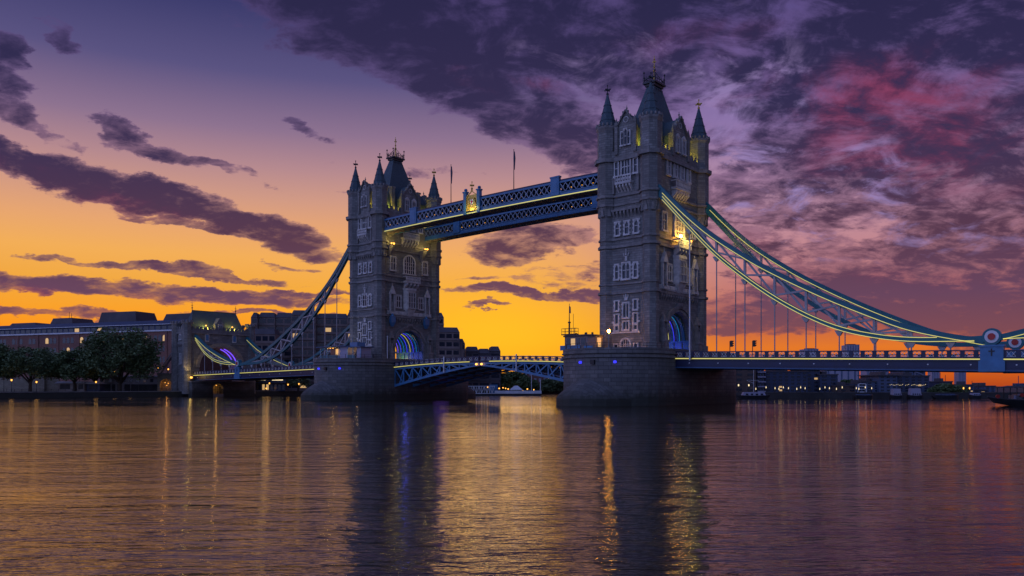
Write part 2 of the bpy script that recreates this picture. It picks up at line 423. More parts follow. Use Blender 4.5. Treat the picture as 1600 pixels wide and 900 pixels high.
def smoothfn(pts):
    """Catmull-Rom style monotone-ish interpolation"""
    n = len(pts); sl = []
    for i in range(n):
        a = pts[max(0, i-1)]; b = pts[min(n-1, i+1)]; sl.append((b[1]-a[1])/(b[0]-a[0]))
    def fn(x):
        if x <= pts[0][0]: return pts[0][1]
        for i in range(n-1):
            x0, y0 = pts[i]; x1, y1 = pts[i+1]
            if x <= x1:
                t = (x-x0)/(x1-x0); h = x1-x0
                return (2*t**3-3*t*t+1)*y0 + (t**3-2*t*t+t)*h*sl[i] + (-2*t**3+3*t*t)*y1 + (t**3-t*t)*h*sl[i+1]
        return pts[-1][1]
    return fn

# ================================================================== SETTING
def setting():
    w = MB().add([(-4000, -4000, 0), (4000, -4000, 0), (4000, 4000, 0), (-4000, 4000, 0)], [(0, 1, 2, 3)]).build('water', 'water')
    tag(w, kind='structure')
    # north bank and the bank round the river's bend, one ground sheet with a quay edge
    edge = [(-180, -3000), (-180, 90), (-165, 190), (-120, 236), at(1090, 262), at(1160, 244), at(1330, 238), at(1480, 238), at(1700, 250), at(2600, 330), (900, 200), (3900, 200)]
    outer = [(3900, 3900), (-3900, 3900), (-3900, -3000)]
    g = MB().prism(edge+outer, -1.5, 1.7).build('ground', 'ground'); tag(g, kind='structure')
setting()

# ================================================================== BRIDGE TOWERS
A_, B_ = 5.09, 9.8
WX, WY = 5.7, 10.4
ZP = 10.7                     # pier top
def arch_pts(hw, spring, rise, n=18):
    return [(hw*math.cos(math.pi*i/n), spring + rise*math.sin(math.pi*i/n)) for i in range(n+1)]

def face_S(a, o, z): return (a, -WY-o, z)
def face_N(a, o, z): return (a, WY+o, z)
def face_E(a, o, z): return (WX+o, a, z)
def face_W(a, o, z): return (-WX-o, a, z)

def window(parent, T, a, z0, z1, w, n=2, arched=False, tr=1, quoin=True, fr=.24, head=0.0):
    """stone surround with mullions (the part) and its dark glass (sub-part)"""
    f = MB(); f.T = T; h = w/2; d = .34
    f.box(a-h-fr, a-h, 0.01, d, z0-fr, z1+fr); f.box(a+h, a+h+fr, 0.01, d, z0-fr, z1+fr)
    f.box(a-h, a+h, 0.01, d, z1, z1+fr); f.box(a-h-fr-.1, a+h+fr+.1, .01, d+.12, z0-fr-.12, z0-.002)
    if quoin:
        k = 0; z = z0
        while z < z1-.1:
            if k % 2 == 0:
                f.box(a-h-fr-.2, a-h-fr-.003, .01, d-.08, z, z+.36); f.box(a+h+fr+.003, a+h+fr+.2, .01, d-.08, z, z+.36)
            z += .40; k += 1
    for i in range(1, n):
        x = a-h + w*i/n; f.box(x-.07, x+.07, .06, .26, z0, z1)
    for j in range(tr):
        zz = z0 + (z1-z0)*(j+1)/(tr+1)*1.08; f.box(a-h, a+h, .06, .22, zz-.07, zz+.07)
    if arched:                                   # pointed heads to each light
        lw = w/n
        for i in range(n):
            c = a-h+lw*(i+.5)
            for s_ in (-1, 1):
                f.add([(c+s_*lw/2, .07, z1-lw*.75), (c+s_*lw/2, .07, z1), (c, .07, z1), (c+s_*lw/2, .24, z1-lw*.75), (c+s_*lw/2, .24, z1), (c, .24, z1)],
                      [(0,1,2),(3,4,5),(0,2,5,3),(0,1,4,3),(1,2,5,4)])
    if head:
        f.add([(a-h-fr, .02, z1+fr), (a+h+fr, .02, z1+fr), (a, .02, z1+fr+head), (a-h-fr, .3, z1+fr), (a+h+fr, .3, z1+fr), (a, .3, z1+fr+head)],
              [(0,1,2),(3,4,5),(0,1,4,3),(1,2,5,4),(2,0,3,5)])
    o = f.build('window', 'trim', parent)
    p = MB(); p.T = T; p.box(a-h, a+h, .02, .08, z0, z1); p.build('pane', 'glass', o)
    return o
def arch_window(parent, T, a, z0, zs, w, n=4):
    f = MB(); f.T = T; h = w/2; fr = .35; N = 12
    f.box(a-h-fr, a-h, .01, .4, z0, zs); f.box(a+h, a+h+fr, .01, .4, z0, zs); f.box(a-h-fr-.15, a+h+fr+.15, .01, .55, z0-.3, z0-.003)
    rings = []
    for i in range(N+1):
        t = math.pi*i/N
        c, s_ = math.cos(t), math.sin(t)
        rings.append([(a+h*c, .01, zs+h*s_), (a+(h+fr)*c, .01, zs+(h+fr)*s_), (a+(h+fr)*c, .4, zs+(h+fr)*s_), (a+h*c, .4, zs+h*s_)])
    f.loft(rings)
    for i in range(1, n):
        x = -h + w*i/n; f.box(a+x-.07, a+x+.07, .07, .25, z0, zs+math.sqrt(max(0, h*h-x*x)))
    for zz in (z0+(zs-z0)*.35, z0+(zs-z0)*.7, zs): f.box(a-h, a+h, .07, .2, zz-.06, zz+.06)
    o = f.build('arched_window', 'trim', parent)
    p = MB(); p.T = T
    pts = [(a-h, z0), (a+h, z0)] + [(a+h*math.cos(math.pi*i/N), zs+h*math.sin(math.pi*i/N)) for i in range(N+1)]
    p.add([(x, .02, z) for x, z in pts]+[(x, .06, z) for x, z in pts], [tuple(range(len(pts))), tuple(range(len(pts), 2*len(pts)))])
    p.build('pane', 'glass', o)
    return o
def corbels(mb, a0, a1, z0, z1, out, n):
    w = (a1-a0)/n
    for i in range(n):
        c = a0+w*(i+.5)
        mb.add([(c-w*.22, .01, z0), (c+w*.22, .01, z0), (c+w*.22, .01, z1), (c-w*.22, .01, z1), (c-w*.22, out, z1-.002), (c+w*.22, out, z1-.002), (c-w*.22, out, z1-(z1-z0)*.35), (c+w*.22, out, z1-(z1-z0)*.35)],
               [(0,1,2,3),(3,2,5,4),(4,5,7,6),(6,7,1,0),(0,3,4,6),(1,7,5,2)])
def balcony(parent, T, a, hw, zf, h, out, zc, n, lit=False):
    f = MB(); f.T = T
    f.box(a-hw, a+hw, .01, out, zf-.3, zf)
    for x0, x1, y0, y1 in ((a-hw, a+hw, out-.15, out), (a-hw, a-hw+.15, .01, out-.16), (a+hw-.15, a+hw, .01, out-.16)):
        f.box(x0, x1, y0, y1, zf+h-.22, zf+h); f.box(x0, x1, y0, y1, zf+.003, zf+.2)
    k = int(hw*2/.55)
    for i in range(k+1):
        x = a-hw+.1+(2*hw-.2)*i/k; f.box(x-.09, x+.09, out-.14, out-.02, zf+.2, zf+h-.22)
    for i in range(k):                              # pierced panels
        x = a-hw+.1+(2*hw-.2)*(i+.5)/k; f.box(x-.12, x+.12, out-.10, out-.05, zf+.45, zf+h-.5)
    corbels(f, a-hw, a+hw, zc, zf-.3, out*.9, n)
    return f.build('balcony', 'trim', parent)
def finial_cross(mb, x, y, z, s=1.0):
    mb.cyl((x, y, z-.3), (x, y, z+2.0*s), .13*s, 6, .08*s)
    mb.ball((x, y, z+.25*s), .3*s, 8); mb.ball((x, y, z+2.1*s), .2*s, 6)
    for dx, dy in ((1, .0), (0, 1)):
        mb.bar((x-.62*s*dx, y-.62*s*dy, z+1.15*s), (x+.62*s*dx, y+.62*s*dy, z+1.15*s), .22*s, .26*s)
    for dx, dy in ((1, 0), (-1, 0), (0, 1), (0, -1)): mb.ball((x+.66*s*dx, y+.66*s*dy, z+1.15*s), .2*s, 6)
def gable(root, T, hw, zt, zsh, depth, wins):
    """stone dormer gable with its slate roof, windows and finial"""
    f = MB(); f.T = T
    ol = [(-hw, 49.9), (hw, 49.9), (hw, zsh), (hw*.92, zsh+.02), (0, zt-.5), (-hw*.92, zsh+.02), (-hw, zsh)]
    n = len(ol)
    f.add([(a, .35, z) for a, z in ol]+[(a, -.6, z) for a, z in ol], [tuple(range(n)), tuple(range(n, 2*n))]+[(i, (i+1) % n, n+(i+1) % n, n+i) for i in range(n)])
    for s_ in (-1, 1):                              # coping and side pinnacles
        f.bar((s_*hw*1.02, .5, zsh), (0, .5, zt-.3), .5, .25)
        f.box(s_*hw-.35, s_*hw+.35, .36, .75, 50, zsh+.6)
        f.add([(s_*hw-.35, .36, zsh+.6), (s_*hw+.35, .36, zsh+.6), (s_*hw+.35, .75, zsh+.6), (s_*hw-.35, .75, zsh+.6), (s_*hw, .55, zsh+2.0)], [(0,1,4),(1,2,4),(2,3,4),(3,0,4),(0,1,2,3)])
        for t in (.25, .5, .75):
            x = s_*hw*(1-t); z = zsh+(zt-zsh)*t; f.box(x-.16, x+.16, .4, .7, z, z+.38)
    o = f.build('gable', 'stone', root)
    r = MB(); r.T = T
    r.add([(-hw*.9, -.61, zsh-.3), (hw*.9, -.61, zsh-.3), (0, -.61, zt-.8), (-hw*.9, -depth, zsh-.3), (hw*.9, -depth, zsh-.3), (0, -depth, zt-.8)],
          [(0,1,2),(3,4,5),(0,2,5,3),(1,2,5,4),(0,1,4,3)])
    r.add([(-hw*.9, -.61, 50), (-hw*.9, -.61, zsh-.3), (-hw*.9, -depth, zsh-.3), (-hw*.9, -depth, 50)], [(0,1,2,3)])
    r.add([(hw*.9, -.61, 50), (hw*.9, -.61, zsh-.3), (hw*.9, -depth, zsh-.3), (hw*.9, -depth, 50)], [(0,1,2,3)])
    r.build('gable_roof', 'slate', o)
    fi = MB(); fi.T = T; fi.cyl((0, .1, zt-.6), (0, .1, zt+.7), .14, 6, .05); fi.ball((0, .1, zt+.1), .22, 6); fi.build('finial', 'trimdk', o)
    T2 = lambda a, q, z: T(a, q+.35, z)
    for (a, z0, z1, w, nn, hd) in wins: window(o, T2, a, z0, z1, w, nn, True, 1, False, .16, hd)
    # blind tracery roundel
    k = MB(); k.T = T2
    for i in range(12):
        t0, t1 = 2*math.pi*i/12, 2*math.pi*(i+1)/12
        k.bar((math.cos(t0)*.55, .05, zt-2.2+math.sin(t0)*.55), (math.cos(t1)*.55, .05, zt-2.2+math.sin(t1)*.55), .14, .14, (0, 1, 0))
    k.build('tracery', 'trim', o)
    return o

def make_tower():
    root = thing('bridge_tower', '', 'tower', group='gothic bridge towers')
    # walls with the carriageway arch cut through along X
    hw, sp, rise = 5.2, 13.4, 5.4
    ar = arch_pts(hw, sp, rise)
    out = [(-WY, 9.0), (-WY, 51.0), (WY, 51.0), (WY, 9.0), (hw, 9.0)] + ar + [(-hw, 9.0)]
    n = len(out); w = MB()
    w.add([(WX, a, z) for a, z in out]+[(-WX, a, z) for a, z in out], [tuple(range(n)), tuple(range(n, 2*n))]+[(i, (i+1) % n, n+(i+1) % n, n+i) for i in range(n)])
    w.build('wall', 'stone', root)
    # string courses at each storey
    for z, h, o in ((22.6, .5, .35), (24.3, .35, .22), (31.9, .5, .35), (33.3, .35, .25), (40.2, .35, .25), (42.0, .4, .3), (49.5, .75, .6)):
        m = MB()
        m.box(-WX-o, WX+o, -WY-o, -WY, z-h, z); m.box(-WX-o, WX+o, WY, WY+o, z-h, z)
        m.box(WX, WX+o, -WY, WY, z-h, z); m.box(-WX-o, -WX, -WY, WY, z-h, z)
        for sx in (-1, 1):
            for sy in (-1, 1):
                r = (1.62 if z < 38 else 2.08); m.ngon(sx*A_, sy*B_, 8, r+o, z-h, r+o*1.1, z+.004)
        m.build('string_course', 'trimdk', root)
    # parapet with battlements
    m = MB()
    for y0, y1 in ((-WY-.4, -WY+.1), (WY-.1, WY+.4)):
        m.box(-WX, WX, y0, y1, 49.55, 50.9)
        for i in range(6): x = -3.6+1.44*i; m.box(x-.38, x+.38, y0+.02, y1-.02, 50.9, 51.7)
    for x0, x1 in ((-WX-.4, -WX+.1), (WX-.1, WX+.4)):
        m.box(x0, x1, -WY+.11, WY-.11, 49.55, 50.9)
        for i in range(12): y = -8.0+1.45*i; m.box(x0+.02, x1-.02, y-.38, y+.38, 50.9, 51.7)
    m.build('parapet', 'stone', root)
    # corner turrets
    for sx in (-1, 1):
        for sy in (-1, 1):
            cx, cy = sx*A_, sy*B_; t = MB()
            t.ngon(cx, cy, 8, 1.95, 9.5, 1.95, 12.2); t.ngon(cx, cy, 8, 1.62, 12.2, 1.62, 37.6); t.ngon(cx, cy, 8, 1.62, 37.6, 2.08, 40.0)
            t.ngon(cx, cy, 8, 2.08, 40.0, 2.08, 55.3)
            tu = t.build('turret', 'stone', root)
            c = MB(); c.ngon(cx, cy, 8, 2.08, 55.3, 2.35, 55.8); c.ngon(cx, cy, 8, 2.35, 55.8, 2.35, 56.2)
            for i in range(16):
                a = 2*math.pi*(i+.5)/16; c.box(cx+2.2*math.cos(a)-.16, cx+2.2*math.cos(a)+.16, cy+2.2*math.sin(a)-.16, cy+2.2*math.sin(a)+.16, 56.2, 56.75)
            c.build('collar', 'trimdk', tu); c = MB()
            for i in range(8):                   # slender blind lancets under the collar and pointed weatherings below
                a = math.pi/8+math.pi/8+2*math.pi*i/8
                ca, sa = math.cos(a), math.sin(a)
                px, py = cx+ca*1.93, cy+sa*1.93
                c.add([(px-sa*.42, py+ca*.42, 37.9), (px+sa*.42, py-ca*.42, 37.9), (px, py, 40.0), (px-ca*.35-sa*.42, py-sa*.35+ca*.42, 37.9), (px-ca*.35+sa*.42, py-sa*.35-ca*.42, 37.9), (px-ca*.35, py-sa*.35, 40.0)],
                      [(0,1,2),(3,4,5),(0,1,4,3),(1,2,5,4),(0,2,5,3)])
            c.build('weathering', 'trimdk', tu)
            p = MB(); p.ngon(cx, cy, 8, 1.95, 56.2, .16, 63.2)
            for k, z in enumerate((57.6, 59.2, 60.8)): r = 1.95-(1.79)*(z-56.2)/7.0; p.ngon(cx, cy, 8, r+.1, z, r+.06, z+.14)
            p.build('spire', 'slate', tu)
            f = MB(); finial_cross(f, cx, cy, 63.0, .95); f.build('finial', 'gold' if (sx, sy) == (1, 1) else 'lead', tu)
    # steep slate roof and its cresting
    r = MB(); r.prism([(-4.5, -7.3), (4.5, -7.3), (4.5, 7.3), (-4.5, 7.3)], 49.6, 66.0, [(-.85, -1.5), (.85, -1.5), (.85, 1.5), (-.85, 1.5)])
    ro = r.build('roof', 'slate', root)
    c = MB(); c.box(-1.15, 1.15, -1.8, 1.8, 66.0, 66.5); c.box(-1.5, 1.5, -2.15, 2.15, 66.5, 66.85)
    for i in range(5):
        for sx in (-1, 1): c.box(sx*1.0-.1, sx*1.0+.1, -1.5+.75*i-.1, -1.5+.75*i+.1, 65.2, 65.6)
    c.build('roof_cornice', 'lead', ro)
    c = MB()
    for sx in (-1, 1):
        for sy in (-1, 1):
            c.cyl((sx*1.3, sy*1.95, 66.8), (sx*1.3, sy*1.95, 69.2), .12, 6, .06); c.ball((sx*1.3, sy*1.95, 68.9), .24, 6); c.ball((sx*1.3, sy*1.95, 67.9), .2, 6)
            c.bar((sx*1.3, sy*1.95, 67.0), (0, 0, 69.6), .1); c.bar((sx*1.3, sy*1.95, 67.9), (sx*.4, sy*.6, 67.0), .1)
    for sx in (-1, 1):
        c.bar((sx*1.3, -1.95, 67.5), (sx*1.3, 1.95, 67.5), .09)
        for k in range(5): c.bar((sx*1.3, -1.6+.8*k, 66.8), (sx*1.3, -1.6+.8*k, 68.1), .09)
    for sy in (-1, 1):
        c.bar((-1.3, sy*1.95, 67.5), (1.3, sy*1.95, 67.5), .09)
        for k in range(3): c.bar((-.7+.7*k, sy*1.95, 66.8), (-.7+.7*k, sy*1.95, 68.1), .09)
    c.build('cresting', 'lead', ro)
    f = MB(); f.cyl((0, 0, 66.8), (0, 0, 72.8), .17, 8, .06)
    for z, s_ in ((69.6, .3), (70.4, .22), (72.0, .2)): f.ball((0, 0, z), s_, 8)
    f.bar((-.42, 0, 71.5), (.42, 0, 71.5), .14); f.bar((0, -.42, 71.5), (0, .42, 71.5), .14)
    f.build('finial', 'gold', ro)
    # gables and chimneys
    gable(root, face_S, 2.15, 58.9, 55.4, 5.0, [(-.75, 51.7, 54.3, .55, 1, 0), (0, 51.7, 54.8, .55, 1, 0), (.75, 51.7, 54.3, .55, 1, 0)])
    gable(root, face_N, 2.15, 58.9, 55.4, 5.0, [(0, 51.7, 54.8, 1.4, 2, 0)])
    gable(root, face_E, 3.1, 59.0, 54.8, 4.0, [(-1.25, 51.2, 54.2, 1.2, 2, .6), (1.25, 51.2, 54.2, 1.2, 2, .6)])
    gable(root, face_W, 3.1, 59.0, 54.8, 4.0, [(-1.25, 51.2, 54.2, 1.2, 2, .6), (1.25, 51.2, 54.2, 1.2, 2, .6)])
    for x, y in ((3.6, -4.3), (3.6, 4.9), (-3.6, -4.3)):
        m = MB(); m.box(x-.55, x+.55, y-.55, y+.55, 50, 57.2); m.box(x-.7, x+.7, y-.7, y+.7, 57.2, 57.6); m.build('chimney', 'trimdk', root)
    # windows of the river faces
    for T in (face_S,):
        window(root, T, -.15, 45.9, 48.7, 1.9, 3, False, 1, False); window(root, T, -2.35, 45.9, 48.6, .7, 1, False, 1, False); window(root, T, 2.1, 45.9, 48.6, .7, 1, False, 1, False)
        balcony(root, T, -.4, 1.9, 44.2, 1.45, 1.05, 42.5, 5)
        m = MB(); m.T = T
        for a in (-3.0, 2.75): m.box(a-.22, a+.22, .01, .5, 42.3, 45.2); m.box(a-.3, a+.3, .01, .6, 45.2, 45.5)
        m.build('buttress', 'trimdk', root)
        m = MB(); m.T = T; corbels(m, -3.4, 3.4, 37.4, 38.7, .55, 8); m.box(-3.4, 3.4, .01, .6, 38.7, 39.1); m.build('corbel_table', 'trimdk', root)
        for a in (-2.15, .05, 2.25): window(root, T, a, 34.0, 36.5, .85, 1, True, 1, True, .22, 0)
        window(root, T, -.1, 25.1, 28.2, 1.7, 2, True, 1); window(root, T, -2.3, 25.2, 28.0, .75, 1, True, 1); window(root, T, 2.1, 25.2, 28.0, .75, 1, True, 1)
        m = MB(); m.T = T
        m.box(-.35, .15, .01, .3, 28.65, 29.6); m.ball((-.1, .2, 29.9), .28, 6); m.bar((-.1, .2, 30.0), (-.1, .2, 31.0), .14); m.bar((-.5, .2, 29.5), (-.75, .2, 30.2), .12); m.bar((.3, .2, 29.5), (.55, .2, 30.2), .12)
        m.box(-.45, .25, .01, .3, 20.75, 21.3); m.bar((-.1, .2, 21.3), (-.1, .2, 22.0), .3, .2); m.bar((-.5, .2, 21.2), (-.6, .2, 21.9), .14); m.bar((.3, .2, 21.2), (.4, .2, 21.9), .14)
        m.build('carved_crest', 'trim', root)
        window(root, T, -.1, 17.4, 20.2, 1.25, 2, True, 0); window(root, T, -.1, 15.0, 16.5, 1.25, 2, False, 0)
        for a in (-2.3, 2.1): window(root, T, a, 18.9, 20.7, .7, 1, False, 0); window(root, T, a, 16.2, 18.0, .7, 1, False, 0, True); window(root, T, a, 14.9, 15.7, .7, 1, False, 0, False)
        m = MB(); m.T = T; m.box(-3.5, 3.2, .01, .42, 14.2, 14.5); m.box(-3.4, -2.85, .01, .40, 16.3, 16.65); m.box(2.65, 3.2, .01, .40, 16.3, 16.65); m.build('sill_course', 'trim', root)
        arch_window(root, T, -.2, 10.75, 12.0, 2.0, 4)
        for a in (-2.5, 2.2): window(root, T, a, 10.9, 12.0, .75, 1, False, 0, False)
    # windows of the road faces
    for T in (face_E,):
        for a in (-4.3, -1.5, 1.2, 3.9): window(root, T, a, 46.1, 49.0, 1.15, 2, False, 1, False)
        balcony(root, T, -.2, 2.9, 43.6, 1.6, 1.3, 41.4, 6)
        window(root, T, -5.9, 34.7, 38.2, 1.5, 2, True, 1); window(root, T, 5.6, 34.7, 38.2, 1.5, 2, True, 1)
        arch_window(root, T, -.1, 34.2, 37.2, 3.6, 5)
        m = MB(); m.T = T                                  # oriel
        m.hull2([(-2.1, .0, 24.4), (2.1, .0, 24.4), (1.5, .9, 24.4), (-1.5, .9, 24.4)], [(-2.1, .0, 29.6), (2.1, .0, 29.6), (1.5, .9, 29.6), (-1.5, .9, 29.6)])
        m.hull2([(-2.3, .0, 29.6), (2.3, .0, 29.6), (1.6, 1.1, 29.6), (-1.6, 1.1, 29.6)], [(-2.3, .0, 30.2), (2.3, .0, 30.2), (1.6, 1.1, 30.2), (-1.6, 1.1, 30.2)])
        m.hull2([(-.6, .0, 22.4), (.6, .0, 22.4), (.4, .2, 22.4), (-.4, .2, 22.4)], [(-2.1, .0, 24.4), (2.1, .0, 24.4), (1.5, .9, 24.4), (-1.5, .9, 24.4)])
        ori = m.build('oriel', 'trim', root)
        T2 = lambda a, q, z: face_E(a, q+.9, z)
        window(ori, T2, 0, 24.9, 29.1, 2.5, 4, True, 2, False, .12)
        for a in (-4.0, 4.0): window(root, T, a, 24.9, 28.0, 1.4, 2, True, 1)
        for a in (-6.3, 6.3):
            m = MB(); m.T = T; m.box(a-.85, a-.55, .01, .6, 23.2, 28.2); m.box(a+.55, a+.85, .01, .6, 23.2, 28.2); m.box(a-.9, a+.9, .01, .8, 22.9, 23.3)
            m.add([(a-1.0, .01, 28.2), (a+1.0, .01, 28.2), (a, .01, 30.3), (a-1.0, .75, 28.2), (a+1.0, .75, 28.2), (a, .75, 30.3)], [(0,1,2),(3,4,5),(0,1,4,3),(1,2,5,4),(2,0,3,5)])
            m.cyl((a, .3, 30.2), (a, .3, 31.3), .15, 6, .04)
            nn = m.build('niche', 'trim', root)
            q = MB(); q.T = T; q.cyl((a, .35, 23.8), (a, .35, 26.2), .42, 8, .28); q.ball((a, .35, 26.6), .26, 8); q.build('statue', 'trimdk', nn)
        balcony(root, T, .2, 2.6, 31.9, 1.5, 1.5, 29.9, 4, True)
        m = MB(); m.T = T; m.box(-8, 8, .01, .25, 22.75, 23.8)
        for i in range(16): a = -7.5+i; m.box(a-.32, a+.32, .25, .36, 22.95, 23.6)
        m.build('carved_frieze', 'trim', root)
        m = MB(); m.T = T; corbels(m, -7.8, 7.8, 20.7, 22.0, .5, 17); m.build('corbel_table', 'trimdk', root)
        m = MB(); m.T = T                                  # stepped arch mouldings
        for (r0, r1, o0) in ((5.2, 5.75, .28), (5.78, 6.4, .5)):
            rings = []
            for i in range(23):
                t = math.pi*i/22; c, s_ = math.cos(t), math.sin(t)
                rings.append([(r0*c, .01, sp+(r0+.2)*s_), (r1*c, .01, sp+(r1+.2)*s_), (r1*c, o0, sp+(r1+.2)*s_), (r0*c, o0, sp+(r0+.2)*s_)])
            m.loft(rings)
            for s_ in (-1, 1): m.box(min(s_*r0, s_*r1), max(s_*r0, s_*r1), .01, o0, 9.5, sp-.004)
        m.build('arch_moulding', 'trimdk', root)
        for a in (-6.9, 6.9):                              # niche pedestals flanking the arch
            m = MB(); m.T = T; m.box(a-.8, a+.8, .01, 1.3, 9.5, 12.4); m.box(a-1.0, a+1.0, .01, 1.5, 12.4, 12.8); m.cyl((a, .75, 12.8), (a, .75, 15.2), .55, 8, .35); m.ball((a, .75, 15.6), .34, 8)
            m.add([(a-.8, .01, 16.4), (a+.8, .01, 16.4), (a+.8, 1.2, 16.4), (a-.8, 1.2, 16.4), (a, .5, 18.2)], [(0,1,2,3),(0,1,4),(1,2,4),(2,3,4),(3,0,4)])
            m.box(a-.75, a-.5, .02, 1.1, 12.81, 16.4); m.box(a+.5, a+.75, .02, 1.1, 12.81, 16.4)
            m.build('statue_niche', 'trimdk', root)
        m = MB(); m.T = T; m.box(-.9, .9, .01, .5, 19.4, 20.6); m.build('keystone', 'trimdk', root)
    # ribs of light inside the carriageway arch
    for i, (x, mt) in enumerate(((4.2, 'iron'), (2.9, 'ledcyan'), (1.6, 'ledblue'), (.3, 'led'), (-1.0, 'ledblue'), (-2.3, 'ledcyan'), (-3.6, 'ledblue'), (-4.9, 'ledviolet'))):
        pts = [(5.0*math.cos(R_(t)), 13.2+5.3*math.sin(R_(t))) for t in range(0, 181, 10)]
        m = MB(); m.loft([[(x-.3, a, z), (x+.3, a, z), (x+.3, a*.95, 13.2+(z-13.2)*.95), (x-.3, a*.95, 13.2+(z-13.2)*.95)] for a, z in pts])
        ri = m.build('arch_rib', 'teal', root)
        if mt != 'iron':
            q = MB(); q.loft([[(x+.31, a*.985, 13.2+(z-13.2)*.985), (x+.36, a*.985, 13.2+(z-13.2)*.985), (x+.36, a*.963, 13.2+(z-13.2)*.963), (x+.31, a*.963, 13.2+(z-13.2)*.963)] for a, z in pts if a > -4.8 or True])
            q.build('light_strip', mt, ri)
    for sy in (-1, 1):
        m = MB()
        for k in range(6): x = -4.8+1.9*k; m.box(x-.8, x+.8, sy*5.15-.1, sy*5.15+.04, 9.6, 13.0)
        m.box(-5.6, 5.6, sy*5.0-.15, sy*5.0+.15, 12.9, 13.2); m.build('arch_panelling', 'blue', root)
    return root
near_tower = make_tower()
near_tower['label'] = 'taller looking gothic stone bridge tower on the nearer river pier with a lamp-lit gilt balcony'
far_tower = clone(near_tower, 'gothic stone bridge tower on the farther river pier with teal shields over its arch', (-82.3, 0, 0))
for a in (-6.6, 5.6):
    m = MB(); m.T = face_E
    m.hull2([(a-.75, .3, 20.6), (a+.75, .3, 20.6), (a+.75, 1.2, 20.6), (a-.75, 1.2, 20.6)], [(a-.75, .3, 22.2), (a+.75, .3, 22.2), (a+.75, 1.2, 22.2), (a-.75, 1.2, 22.2)])
    m.hull2([(a-.25, .4, 19.5), (a+.25, .4, 19.5), (a+.25, .9, 19.5), (a-.25, .9, 19.5)], [(a-.75, .3, 20.6), (a+.75, .3, 20.6), (a+.75, 1.2, 20.6), (a-.75, 1.2, 20.6)])
    m.ngon(a, .75, 8, .6, 22.2, .2, 23.0)
    m.build('shield', 'blue', far_tower)
for t in (near_tower, far_tower):
    t_near = t is near_tower
    tx = 0
    YG = (1.0, .78, .06)
    for x, y, e in ((4.6, -6.3, 240), (4.2, 5.6, 260), (3.0, 8.3, 160), (2.9, -9.1, 130), (-3.6, -9.2, 160)):
        point(t, (x, y, 51.7), e, YG, .3, 'roof_flood')
    point(t, (1.5, 2.2, 12.0), 170, (.1, .12, 1.0), .4, 'arch_light')
    point(t, (-2.5, 3.4, 11.0), 220, (.95, .7, .1), .4, 'arch_light')
    spot(t, (7.6, -13.2, 10.6), (5.3, -11.2, 17), 1300, (1.0, .80, .35), 70)
    spot(t, (-4.5, -14.5, 10.8), (-1, -10.4, 30), 500, (1.0, .85, .55), 60)
spot(far_tower, (-7.2, -13.0, 10.7), (-5.4, -11.0, 22), 900, (1.0, .82, .3), 60)
spot(far_tower, (7.2, 9.0, 10.2), (5.8, 10.5, 20), 500, (1.0, .85, .4), 60)
# lamps on the near tower's gilt balcony
for (a, z, r, mt) in ((-1.4, 34.0, .34, 'lamphot'), (2.9, 33.5, .26, 'lampwarm')):
    p = MB(); p.T = face_E; p.cyl((a, 1.3, 32.0), (a, 1.3, z), .06, 6); b_ = p.build('lamp_bracket', 'iron', near_tower)
    q = MB(); x, y, zz = face_E(a, 1.3, z); q.ball((x, y, zz), r, 8); q.build('lamp_globe', mt, b_)
point(near_tower, face_E(.2, 2.6, 34.2), 800, (1.0, .68, .14), .3)
# corbel lamps under the walkways on the far tower
for a in (-7.6, 4.4):
    p = MB(); p.T = face_E
    p.hull2([(a-.3, .01, 38.2), (a+.3, .01, 38.2), (a+.3, .5, 38.4), (a-.3, .5, 38.4)], [(a-.8, .01, 40.9), (a+.8, .01, 40.9), (a+.8, 1.7, 40.9), (a-.8, 1.7, 40.9)])
    b_ = p.build('corbel', 'trimdk', far_tower)
    for s_ in (-.45, .35):
        q = MB(); x, y, zz = face_E(a+s_, 2.1, 41.3); q.ball((x, y, zz), .24, 8); q.build('lamp_globe', 'lampwarm', b_)
    point(far_tower, face_E(a, 2.6, 41.6), 230, (1.0, .75, .2), .3)

